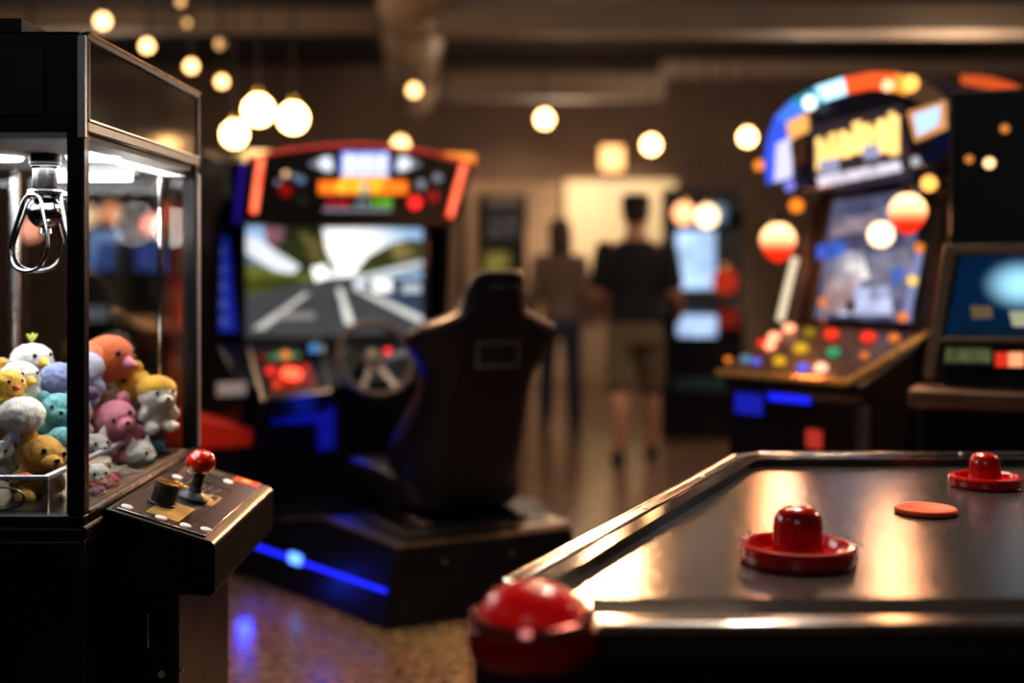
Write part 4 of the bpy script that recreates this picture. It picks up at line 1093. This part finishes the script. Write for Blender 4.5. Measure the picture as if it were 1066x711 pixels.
# arched marquee drum
QY = .25
def MQ(px, py, d_=0.0): return AP_(px, py, QY - d_)
outer = [(800, 192), (797, 168), (800, 145), (808, 122), (826, 104), (850, 91), (880, 81), (910, 75), (935, 76), (958, 83), (980, 96), (995, 116), (996, 140), (985, 160), (968, 172)]
mo = [MQ(*p) for p in outer]
lowm = [MQ(905, 186), MQ(845, 198)]
mar = ab(MB().prism(mo + lowm, (0, .62, 0), mat('navy_case', (.012, .014, .035), .35, noise=.3)), 'marquee', bevel=.006)
cxm = sum((p.x for p in mo)) / len(mo); czm = MQ(900, 165).z
def inn(p, k): return Vector((cxm + (p.x - cxm) * k, p.y, czm + (p.z - czm) * k))
band = [('arc_blue', (.07, .15, .95), .8), ('arc_blue', (.07, .15, .95), .8), ('arc_blue', (.07, .15, .95), .8), ('arc_blue2', (.10, .25, .95), .9), ('arc_teal', (.02, .40, .55), .8), ('arc_white', (.50, .82, 1), 1.5), ('arc_orange', (1, .14, .03), .95), ('arc_orange', (1, .14, .03), .95),
        ('arc_amber', (1, .40, .06), .9), ('arc_brown', (.22, .12, .06), .4), ('arc_brown', (.22, .12, .06), .4), ('arc_navy', (.02, .03, .10), .25), ('arc_navy', (.02, .03, .10), .25), ('arc_navy', (.02, .03, .10), .25)]
mb = MB()
for k in range(len(mo) - 1):
    n_, c_, s_ = band[k]
    mb.prism([mo[k] + Vector((0, -.012, 0)), mo[k + 1] + Vector((0, -.012, 0)), inn(mo[k + 1], .80) + Vector((0, -.012, 0)), inn(mo[k], .80) + Vector((0, -.012, 0))], (0, .014, 0), glow(n_, c_, s_))
ab(mb, 'marquee_band', mar, label='curved band of blue, white and orange light')
def mq2(mb, pts, m, h): mb.prism([MQ(x, y, h) for x, y in pts], (0, .006, 0), m)
mb = MB()
mq2(mb, [(842, 132), (938, 108), (946, 164), (848, 184)], mat('sign_dark', (.03, .022, .03), .3, noise=.3, emis=(.5, .4, .5), es=.05), .020)
LT = glow('letter_gold', (1, .62, .20), 1.5, .25, 20)
for k in range(7):                                      # seven tall gold letter strokes, their feet on a curve
    x = 849 + k * 12.6; top_ = 141 - k * 3.6 - (5 if k in (3, 6) else 0); bot = 178 - k * 2.6 - 9 * math.sin(k / 6 * PI)
    mq2(mb, [(x, top_ + 3), (x + 5.2, top_ + 1), (x + 5.2, bot - 1), (x, bot)], LT, .026)
    mq2(mb, [(x + 5.4, top_ + 6), (x + 10.8, top_ + 5), (x + 10.8, bot - 2), (x + 5.4, bot - 1)], LT, .026)
    if k % 2 == 0: mq2(mb, [(x + 1, (top_ + bot) / 2), (x + 9, (top_ + bot) / 2 - 2), (x + 9, (top_ + bot) / 2 + 3), (x + 1, (top_ + bot) / 2 + 5)], LT, .028)
    else: mq2(mb, [(x + 1, top_ + 2), (x + 9, top_), (x + 9, top_ + 6), (x + 1, top_ + 8)], LT, .028)
wl = glow('sign_line', (.85, .78, .90), .8, .3, 30)
mq2(mb, [(850, 184), (936, 167), (938, 178), (852, 195)], wl, .024)
p_ = glow('sign_lilac', (.55, .55, .8), .6)
mq2(mb, [(852, 168), (872, 164), (873, 178), (854, 181)], p_, .030); mq2(mb, [(898, 152), (914, 150), (915, 164), (899, 167)], p_, .030)
mq2(mb, [(818, 128), (840, 117), (842, 136), (822, 146)], glow('sign_tan', (1, .48, .14), 1.0), .022)
mq2(mb, [(808, 150), (823, 142), (824, 184), (806, 190)], glow('sign_pale', (.75, .72, .95), .95), .022)
mq2(mb, [(822, 148), (838, 144), (840, 168), (826, 174)], mat('sign_brown', (.12, .06, .03), .4, noise=.3), .022)
ab(mb, 'marquee_sign', mar, label='sign with seven tall gold letters on dark ground')
mb = MB(); mq2(mb, [(944, 116), (984, 104), (986, 134), (952, 148)], glow('panel_tan', (.95, .45, .18), .7), .024); mq2(mb, [(951, 120), (978, 110), (976, 130), (955, 141)], glow('panel_ice', (.45, .66, 1), 1.2), .030); ab(mb, 'marquee_panel', mar, label='small tilted panel of pale blue light')
for px, py, r, m in ((843, 107, .030, glow('knob_white', (.85, .92, 1), 1.7)), (948, 87, .032, glow('knob_amber', (1, .45, .10), 1.8)), (924, 89, .024, glow('knob_peach', (1, .55, .30), 1.6)), (790, 172, .024, glow('knob_orange', (1, .28, .03), 1.1)), (822, 193, .026, glow('knob_violet', (.30, .28, .85), .8)), (953, 168, .020, glow('knob_grey', (.6, .6, .65), .7))):
    p = MQ(px, py, .04); mb = MB(); mb.ball(p, (r, r * .8, r), m, 16); ab(mb, 'marquee_bulb', mar)
# rear hoop of the drum with an orange crest
bk_ = [p + Vector((0, .62, 0)) for p in mo[7:12]]
ab(MB().prism([q + Vector((0, 0, .05)) for q in bk_] + [q + Vector((0, 0, -.06)) for q in reversed(bk_)], (0, .06, 0), mat('crest_orange', (.65, .12, .03), .4, noise=.2, emis=(1, .16, .03), es=.30)), 'rear_crest', mar)
# red globe lamps hung below the marquee
def globe(px, py, ly, r, nm='globe_lamp'):
    p = AP_(px, py, ly); mb = MB()
    gm = glow2('globe_%d' % px, (1, .035, .008), 1.0, (1, .60, .28), 2.6, 'z', p.z - r * .75, p.z + r * .75)
    mb.lathe(p, [(0, -r * 1.25), (r * .35, -r * 1.12), (r * .75, -r * .72), (r * .98, -r * .2), (r, .1 * r), (r * .86, r * .5), (r * .5, r * .86), (0, r)], gm, 26)
    o = ab(mb, nm, label='round red and white glowing lamp')
    ab(MB().cone(p + Vector((0, 0, r * .95)), p + Vector((0, 0, r * 1.5)), r * .4, r * .3, BLACK, 14), 'lamp_socket', o)
globe(810, 250, .36, .076); globe(945, 220, .22, .070)
p = AP_(917, 244, .36); ab(MB().ball(p, .050, glow('globe_cream', (1, .70, .42), 2.6), 18), 'globe_lamp', label='cream glowing ball imitating a light reflected in the screen')  # added ball stands in for a bright reflection on the screen
for px, py, ly, m in ((829, 214, .30, MATS['knob_orange']), (967, 191, .22, glow('knob_amber', (1, .45, .10), 1.8))):
    p = AP_(px, py, ly); ab(MB().ball(p, .030, m, 14), 'small_lamp')
light('POINT', 'arch_lamp_light', AM @ AP_(810, 262, .20), 7, (1, .35, .15), .06)
light('POINT', 'arch_lamp_light', AM @ AP_(930, 225, .10), 7, (1, .45, .2), .06)

# ================================================================== framed screen machine at the right edge
FO = Vector((1.262, 3.98, 0)); FYAW = math.atan2(-.42, .906)
fr = thing('arcade_machine', 'arcade machine with a blue screen in a brass brown frame at the right edge', 'arcade machine', FO, FYAW)
FM = root_matrix(fr); FMi = FM.inverted()
def FP(px, py, ly, pt=None, n=None):
    o = FMi @ CAMP; d_ = FMi.to_3x3() @ ray(px, py)
    if n is None: pt, n = Vector((0, ly, 0)), Vector((0, 1, 0))
    return o + d_ * ((pt - o).dot(n) / d_.dot(n))
def fb(mb, name, parent=None, **k): return mb.build(name, parent or fr, world=False, **k)
f_pt = Vector((0, .06, .98)); f_n = Vector((0, -.5, .13)).normalized()
def FS(px, py, h=0.0): return FP(px, py, 0, f_pt + f_n * h, f_n)
BRN = mat('brown_frame', (.26, .17, .10), .36, .5, noise=.3, nscale=10)
fb(MB().box((.03, .04, 0), (.66, .46, .90), BLACK), 'base_cabinet', bevel=.008)
fb(MB().prism([(.10, .09, .90), (.10, .27, 1.42), (.10, .30, 1.90), (.10, .48, 1.90), (.10, .48, .90)], (.60, 0, 0), BLACK), 'back_case', bevel=.006)
fb(MB().box((0, -.02, .865), (.70, .16, .925), BRN), 'front_ledge', bevel=.012)
mb = MB(); lo_, hi_ = [(984, 352), (1130, 352), (1130, 264), (1000, 266)], None
cg = FS(1062, 296, .012)
mb.prism([FS(x, y, .010) for x, y in lo_], f_n * .002, glow2('fr_screen', (.40, .78, 1), 1.0, (.006, .04, .11), .42, 'r', .01, .13, cg, (1, 1, 1.35)))
for pts, c_, s_ in (([(1010, 318), (1032, 319), (1034, 331), (1012, 332)], (.30, .20, .12), .45), ([(1050, 324), (1120, 322), (1120, 340), (1054, 340)], (.55, .55, .36), .55), ([(1000, 341), (1128, 342), (1128, 351), (992, 351)], (.01, .03, .06), .5)):
    mb.prism([FS(x, y, .0125) for x, y in pts], f_n * .001, glow('fr_%d_%d' % (pts[0][0], pts[0][1]), c_, s_, .2, 10))
fb(mb, 'screen', label='dark blue screen with a bright cyan glow')
mb = MB()
for pts in ([(984, 258), (998, 260), (974, 396), (962, 392)], [(984, 258), (1140, 254), (1140, 266), (996, 268)], [(980, 353), (1140, 353), (1140, 359), (978, 359)]):
    mb.prism([FS(x, y, .0) for x, y in pts], f_n * .035, BRN)
fb(mb, 'screen_frame', bevel=.004)
mb = MB(); mb.prism([FS(x, y, .0) for x, y in ((980, 360), (1140, 360), (1140, 384), (974, 384))], f_n * .02, BLACKM)
mb.prism([FS(x, y, .021) for x, y in ((985, 362), (1032, 363), (1032, 378), (983, 377))], f_n * .004, glow('fr_olive', (.16, .18, .08), .5, .3))
mb.prism([FS(x, y, .021) for x, y in ((1036, 367), (1050, 367), (1050, 382), (1036, 382))], f_n * .004, glow('fr_red', (.9, .06, .03), .7)); mb.prism([FS(x, y, .021) for x, y in ((1050, 367), (1066, 367), (1066, 382), (1050, 382))], f_n * .004, glow('fr_peach', (1, .40, .20), 1.0)); mb.prism([FS(x, y, .021) for x, y in ((1068, 367), (1110, 367), (1110, 382), (1068, 382))], f_n * .004, glow('fr_red', (.9, .06, .03), .7))
fb(mb, 'button_strip')
for px, py, r, m in ((1009, 166, .016, glow('am_dim', (1, .36, .08), .6)), (1030, 170, .020, glow('am_hot', (1, .62, .30), 1.8)), (1046, 134, .016, MATS['am_dim'])):
    p = FP(px, py, .29); fb(MB().ball(p, r, m, 14), 'top_lamp')

# ================================================================== machines far behind
def cabinet(label, px0, px1, pyb_top, Y, yaw, parts, col=BLACK, ztop=1.9, depth=.7):
    """a far arcade cabinet: body, leaning screen, deck, marquee; parts are lit panels given at the front face"""
    xa = (px0 - CX) / F * Y; xb = (px1 - CX) / F * Y
    t = thing('arcade_machine', label, 'arcade machine', ((xa + xb) / 2, Y, 0), yaw)
    h = (xb - xa) / 2 / max(.5, math.cos(yaw))
    M = root_matrix(t); Mi = M.inverted()
    MB().prism([(-h, -.16, 0), (-h, -.16, .82), (-h, -.28, .88), (-h, -.28, .94), (-h, .0, 1.02), (-h, .12, 1.62), (-h, -.04, 1.70), (-h, -.02, ztop), (-h, depth - .2, ztop), (-h, depth - .2, 0)], (2 * h, 0, 0), col).build('case', t, world=False, bevel=.01)
    for nm, x0, y0, x1, y1, m in parts:
        ly = -.02
        def q(px, py):
            o = Mi @ CAMP; d_ = Mi.to_3x3() @ ray(px, py)
            k = (-.0 - o.y) / d_.y; p = o + d_ * k
            yy = -.19 if p.z < .82 else (-.30 if p.z < 1.0 else (-.05 + .21 * 0 if p.z < 1.66 else -.07))
            return o + d_ * ((yy - o.y) / d_.y)
        A, B = q(x0, y0), q(x1, y1)
        yy = min(A.y, B.y)
        MB().box((A.x, yy - .01, B.z), (B.x, yy + (.22 if nm == 'screen' else .06), A.z), m).build(nm, t, world=False, bevel=.012)
    return t
SB = glow('far_screen', (.48, .66, .95), .95, .3, 5)
cabinet('far black cabinet with a tall pale blue screen right of the man in the cap', 690, 772, 200, 9.6, -.15,
        [('screen', 704, 240, 745, 301, SB), ('marquee_panel', 733, 212, 757, 232, glow('far_ice', (.30, .45, .60), .5)), ('deck_light', 705, 328, 746, 350, glow('far_deck', (.50, .66, .95), .9, .3, 6)), ('deck_red', 748, 322, 770, 342, glow('far_red_dim', (.30, .03, .02), .5)), ('kick_plate', 700, 394, 760, 408, mat('far_teal', (.03, .08, .10), .4, noise=.2))])
for px, py, Y, r, c_, s_, lab in ((712, 222, 9.1, .080, (1, .42, .20), 2.4, 'orange glowing ball lamp left above the tall pale blue screen'), (736, 225, 9.1, .080, (1, .68, .40), 3.0, 'cream glowing ball lamp right above the tall pale blue screen'), (755, 293, 9.0, .095, (.62, .05, .02), .6, 'dull red ball lamp beside the tall pale blue screen')):
    t = thing('ball_lamp', lab, 'lamp', W(px, py, Y))
    MB().lathe((0, 0, 0), [(0, -r), (r * .5, -r * .87), (r * .87, -r * .5), (r, 0), (r * .87, r * .5), (r * .5, r * .87), (r * .3, r), (0, r)], glow('ball_%g_%g' % (s_, c_[1]), c_, s_), 20).build('globe', t, world=False)
    MB().cone((0, 0, r * .9), (0, 0, r * 1.35), r * .4, r * .3, BRASS, 14).build('cap', t, world=False)
    MB().cone((0, 0, r * 1.3), (0, 0, ZC - t.location.z), .006, .006, BLACKM, 6).build('cord', t, world=False)
RC_ = mat('red_case', (.30, .025, .012), .35, noise=.4, nscale=4)
OG = glow('far_orange', (1, .18, .03), 1.0, .5, 6)
cabinet('red arcade cabinet with orange lights glimpsed between claw machine and racing cabinet', 176, 246, 300, 8.2, .2,
        [('screen', 190, 300, 232, 345, glow('far_ember', (.7, .10, .03), .5, .6, 6)), ('deck_light', 196, 375, 232, 402, OG), ('marquee_panel', 186, 262, 232, 288, glow('far_brown', (.10, .05, .04), .6)), ('low_light', 204, 412, 236, 426, glow('far_red', (.8, .05, .01), .7))], col=RC_, ztop=1.5)
cabinet('far blue-screened cabinet seen through the claw machine glass, nearer the racing cabinet', 128, 178, 200, 10.0, .1,
        [('screen', 142, 252, 176, 282, glow('far_blue', (.10, .18, .60), .5, .4, 5)), ('deck_light', 140, 330, 172, 340, glow('far_warm', (.8, .35, .12), .4))], ztop=1.9)
cabinet('far blue-screened cabinet seen through the claw machine glass beside its corner post', 82, 126, 200, 9.0, .1,
        [('screen', 90, 240, 116, 282, glow('far_blue2', (.13, .22, .58), .5, .4, 5)), ('deck_light', 95, 318, 112, 334, glow('far_pale', (.45, .45, .5), .3))], ztop=1.9)
for px, py, Y, r, c_, s_, lab in ((157, 234, 8.8, .070, (1, .28, .22), 2, 'pinkish ball lamp seen through the claw machine side glass'), (175, 222, 8.7, .060, (1, .10, .05), 1.1, 'red ball lamp seen through the claw machine side glass'), (182, 238, 8.6, .062, (1, .42, .12), 1.6, 'amber ball lamp seen through the claw machine side glass'), (32, 238, 8.8, .085, (1, .42, .28), 1.0, 'peach ball lamp seen behind the chrome claw')):
    t = thing('ball_lamp', lab, 'lamp', W(px, py, Y))
    MB().lathe((0, 0, 0), [(0, -r), (r * .5, -r * .87), (r * .87, -r * .5), (r, 0), (r * .87, r * .5), (r * .5, r * .87), (r * .3, r), (0, r)], glow('ball_%g_%g' % (s_, c_[1]), c_, s_), 20).build('globe', t, world=False)
    MB().cone((0, 0, r * .9), (0, 0, r * 1.35), r * .4, r * .3, BRASS, 14).build('cap', t, world=False)
    MB().cone((0, 0, r * 1.3), (0, 0, ZC - t.location.z), .006, .006, BLACKM, 6).build('cord', t, world=False)

cabinet('far dark cabinet with an olive lit lower panel, left of the person with long hair', 500, 548, 200, 12.0, .1,
        [('screen', 507, 222, 541, 250, glow('far_dusk', (.10, .08, .07), .5, .4, 5)), ('deck_light', 505, 262, 530, 282, glow('far_olive', (.36, .30, .08), .45, .4, 6)), ('marquee_panel', 506, 204, 542, 214, glow('far_tan', (.30, .22, .15), .4))], ztop=2.0)

# ================================================================== people walking away
def skin_mesh(name, pts, edges, mats_, parent, sub=2, roots=(0,), label=None):
    """one continuous skinned surface grown along a skeleton of (place, radius) joints"""
    me = bpy.data.meshes.new(name); me.from_pydata([p[0] for p in pts], edges, [])
    o = bpy.data.objects.new(name, me); COL.objects.link(o); o.parent = parent
    m = o.modifiers.new('skin', 'SKIN'); m.use_smooth_shade = True
    if not me.skin_vertices:
        bpy.context.view_layer.objects.active = o
        lay = None
    lay = me.skin_vertices[0].data if me.skin_vertices else None
    if lay is None:
        with bpy.context.temp_override(object=o, active_object=o, selected_objects=[o]):
            bpy.ops.mesh.customdata_skin_add()
        lay = me.skin_vertices[0].data
    for k, p in enumerate(pts):
        r = p[1] if hasattr(p[1], '__len__') else (p[1], p[1])
        lay[k].radius = r; lay[k].use_root = k in roots
    s = o.modifiers.new('sub', 'SUBSURF'); s.levels = 1; s.render_levels = sub
    for mm in mats_: me.materials.append(mm)
    if label: o['label'] = label
    return o


def person(label, loc, rz, H, shirt, bottoms, hairm, male, stride, armbend, shorts, cap, group=None):
    k = H / 1.75
    t = thing('person', label, 'person', loc, rz)
    V = lambda x, y, z: Vector((x, y, z)) * k
    sw = .205 if male else .168
    # joints: facing +y
    J = [(V(0, 0, .95), (.125 * k, .10 * k)), (V(0, .0, 1.08), (.118 * k, .088 * k)), (V(0, -.005, 1.25), (.145 * k, .095 * k)), (V(0, -.01, 1.39), (.125 * k, .085 * k)), (V(0, 0, 1.475), .068 * k), (V(0, .015, 1.53), .066 * k),
         (V(0, .02, 1.60), (.076 * k, .088 * k)), (V(0, .02, 1.67), (.080 * k, .096 * k)), (V(0, .015, 1.725), (.058 * k, .070 * k))]
    E = [(i, i + 1) for i in range(8)]
    legs = {}
    for s in (-1, 1):
        f = stride * s
        b0 = len(J)
        J += [(V(s * .095, .0, .86), .092 * k), (V(s * .105, f * .5 + .02, .50), .066 * k), (V(s * .11, f * .8 - .01, .36), .070 * k), (V(s * .115, f - .01, .095), .046 * k), (V(s * .118, f + .03, .035), .036 * k), (V(s * .125, f + .15, .025), .030 * k)]
        E += [(0, b0)] + [(b0 + i, b0 + i + 1) for i in range(5)]
        legs[s] = b0
    hands = {}
    for s in (-1, 1):
        b0 = len(J); ax, ay = armbend[s]
        J += [(V(s * sw, -.01, 1.40), .058 * k), (V(s * (sw + .050), -.04, 1.13), .052 * k), (V(s * (sw + .055 + ax), ay - .02, .95 + abs(ay) * .35), .040 * k), (V(s * (sw + .055 + ax * 1.15), ay + .03, .90 + abs(ay) * .5), (.030 * k, .022 * k))]
        E += [(3, b0), (b0, b0 + 1), (b0 + 1, b0 + 2), (b0 + 2, b0 + 3)]
        hands[s] = b0 + 3
    # fingers and thumb: short chains rooted in the palm
    roots = [0]
    for s in (-1, 1):
        w_ = J[hands[s]][0]; e_ = J[hands[s] - 1][0]; d_ = (w_ - e_).normalized(); side = Vector((0, 1, 0)) - d_ * d_.y
        side = side.normalized()
        for q, (o_, L) in enumerate(((-.026, .060), (-.009, .074), (.009, .078), (.025, .068), (.034, .050))):
            a0 = w_ + side * o_ * k; i0 = len(J); roots.append(i0)
            dirv = d_ if q < 4 else (d_ + side * .9).normalized()
            curl = Vector((-s * .3, 0, 0))
            J += [(a0, .010 * k), (a0 + dirv * L * .55 * k, .009 * k), (a0 + (dirv + curl).normalized() * L * k + Vector((0, 0, 0)), .0075 * k)]
            E += [(i0, i0 + 1), (i0 + 1, i0 + 2)]
    body = skin_mesh('body', J, E, [SKINM], t, 2, roots)
    hd_ = V(0, .02, 1.655)
    face = MB(); face.ball(hd_ + V(0, .098, -.015), V(.013, .020, .022), SKINM, 10)
    face.build('nose', body, world=False)
    for s in (-1, 1):
        MB().ball(hd_ + V(s * .032, .088, .012), V(.012, .008, .009), EYE, 10).build('eye', body, world=False)
        MB().ball(hd_ + V(s * .082, .0, -.012), V(.012, .022, .032), SKINM, 10).build('ear', body, world=False)
    MB().ball(hd_ + V(0, .092, -.058), V(.024, .008, .007), mat('lip_tone', (.38, .12, .10), .5, noise=.1), 10).build('mouth', body, world=False)
    # clothes: shells round the body, grown together into one cloth each
    def ell(z, w2, d2, y0=0.0, n=28):
        return [V(w2 * math.copysign(abs(math.cos(a)) ** .8, math.cos(a)), y0 + d2 * math.sin(a), z) for a in [2 * PI * i / n for i in range(n)]]
    def limb(mb, pts, m):
        for (a, ra), (b, rb_) in zip(pts, pts[1:]):
            mb.cone(a, b, ra, rb_, m, 18); mb.ball(a, ra, m, 16); mb.ball(b, rb_ * .99, m, 16)
    def cloth(mb, name):
        o = mb.build(name, t, world=False)
        r_ = o.modifiers.new('remesh', 'REMESH'); r_.mode = 'VOXEL'; r_.voxel_size = .014; r_.use_smooth_shade = True
        q_ = o.modifiers.new('smooth', 'SMOOTH'); q_.factor = .5; q_.iterations = 5
        return o
    bw = 1.0 if male else .86
    mb = MB()
    mb.loft([ell(.86, .178 * bw, .128), ell(.95, .176 * bw, .128), ell(1.10, .170 * bw, .120), ell(1.25, .188 * bw, .124, -.005), ell(1.37, .205 * bw, .118, -.01), ell(1.435, .165 * bw, .100, -.008), ell(1.475, .085 * bw, .080, 0)], shirt)
    for s in (-1, 1):
        ax, ay = armbend[s]; sh = J[hands[s] - 3][0]; el = J[hands[s] - 2][0]; wr = J[hands[s] - 1][0]
        if male: limb(mb, [(sh, .072 * k), (sh.lerp(el, .75), .070 * k)], shirt)
        else: limb(mb, [(sh, .064 * k), (el, .054 * k), (el.lerp(wr, .9), .046 * k)], shirt)
    cloth(mb, 'shirt')
    mb = MB()
    mb.loft([ell(.99, .158 * bw, .115), ell(.92, .178 * bw, .130), ell(.80, .188 * bw, .132), ell(.76, .17 * bw, .12)], bottoms)
    for s in (-1, 1):
        b0 = legs[s]; hp_, kn, cf, an = (J[b0 + q][0] for q in (0, 1, 2, 3))
        if shorts: limb(mb, [(hp_, .098 * k), (hp_.lerp(kn, .96), .096 * k)], bottoms)
        else: limb(mb, [(hp_, .090 * k), (kn, .070 * k), (cf, .066 * k), (cf.lerp(an, .95), .056 * k)], bottoms)
    cloth(mb, 'shorts' if shorts else 'trousers')
    for s in (-1, 1):
        f = stride * s; mb = MB(); c_ = V(s * .12, f + .055, 0)
        rings = []
        for yy, ww, hh in ((-.115, .026, .05), (-.095, .038, .085), (-.04, .042, .095), (.04, .044, .07), (.11, .048, .055), (.155, .040, .042), (.175, .02, .03)):
            rings.append([c_ + V(ww * math.cos(a), yy, max(0.001, hh * (.5 + .5 * math.sin(a)))) for a in [2 * PI * i / 14 for i in range(14)]])
        mb.loft(rings, mat('shoe_black', (.015, .015, .017), .5, noise=.2)); mb.build('shoe', t, world=False, smooth=60)
    hp = V(0, .02, 1.655)
    if cap:
        mb = MB(); mb.ball(hp + V(0, -.01, -.005), V(.089, .098, .085), hairm, 20); mb.build('hair', t, world=False)
        mb = MB(); mb.lathe(hp + V(0, -.005, .03), [(0, .1 * k), (.06 * k, .098 * k), (.092 * k, .082 * k), (.100 * k, .0), (.096 * k, -.006 * k), (0, -.006 * k)], mat('cap_black', (.008, .008, .010), .7, noise=.2), 28)
        mb.build('cap', t, world=False)
    else:
        mb = MB(); mb.loft([[hp + V(w2 * math.cos(a), yo + d2 * math.sin(a), zz) for a in [2 * PI * i / 20 for i in range(20)]] for zz, w2, d2, yo in ((-.26, .070, .030, -.075), (-.22, .092, .042, -.075), (-.10, .096, .062, -.055), (0, .094, .080, -.03), (.05, .090, .092, -.012), (.09, .064, .070, -.008), (.105, .03, .035, -.005))], hairm)
        mb.build('hair', t, world=False, smooth=60)
    return t


m0 = W(662, 480, 8.37)
person('person in black T-shirt, black cap and khaki shorts walking away in mid room', (m0.x, 8.37, 0), -.04, 1.76, mat('shirt_black', (.010, .011, .015), .8, noise=.2), mat('khaki', (.16, .125, .085), .85, noise=.2), mat('dark_hair', (.02, .012, .01), .6, noise=.3), True, .13, {-1: (-.03, .16), 1: (.04, .14)}, True, True)
w0 = W(583, 446, 10.0)
person('person with long dark hair, taupe top and jeans, walking beside the man in the cap', (w0.x, 10.0, 0), .03, 1.68, mat('taupe_knit', (.20, .145, .125), .9, noise=.2, bump=.3), mat('navy_denim', (.035, .045, .085), .85, noise=.25), mat('brown_hair', (.045, .022, .014), .5, noise=.3), False, -.11, {-1: (.0, .05), 1: (.02, .04)}, False, False)
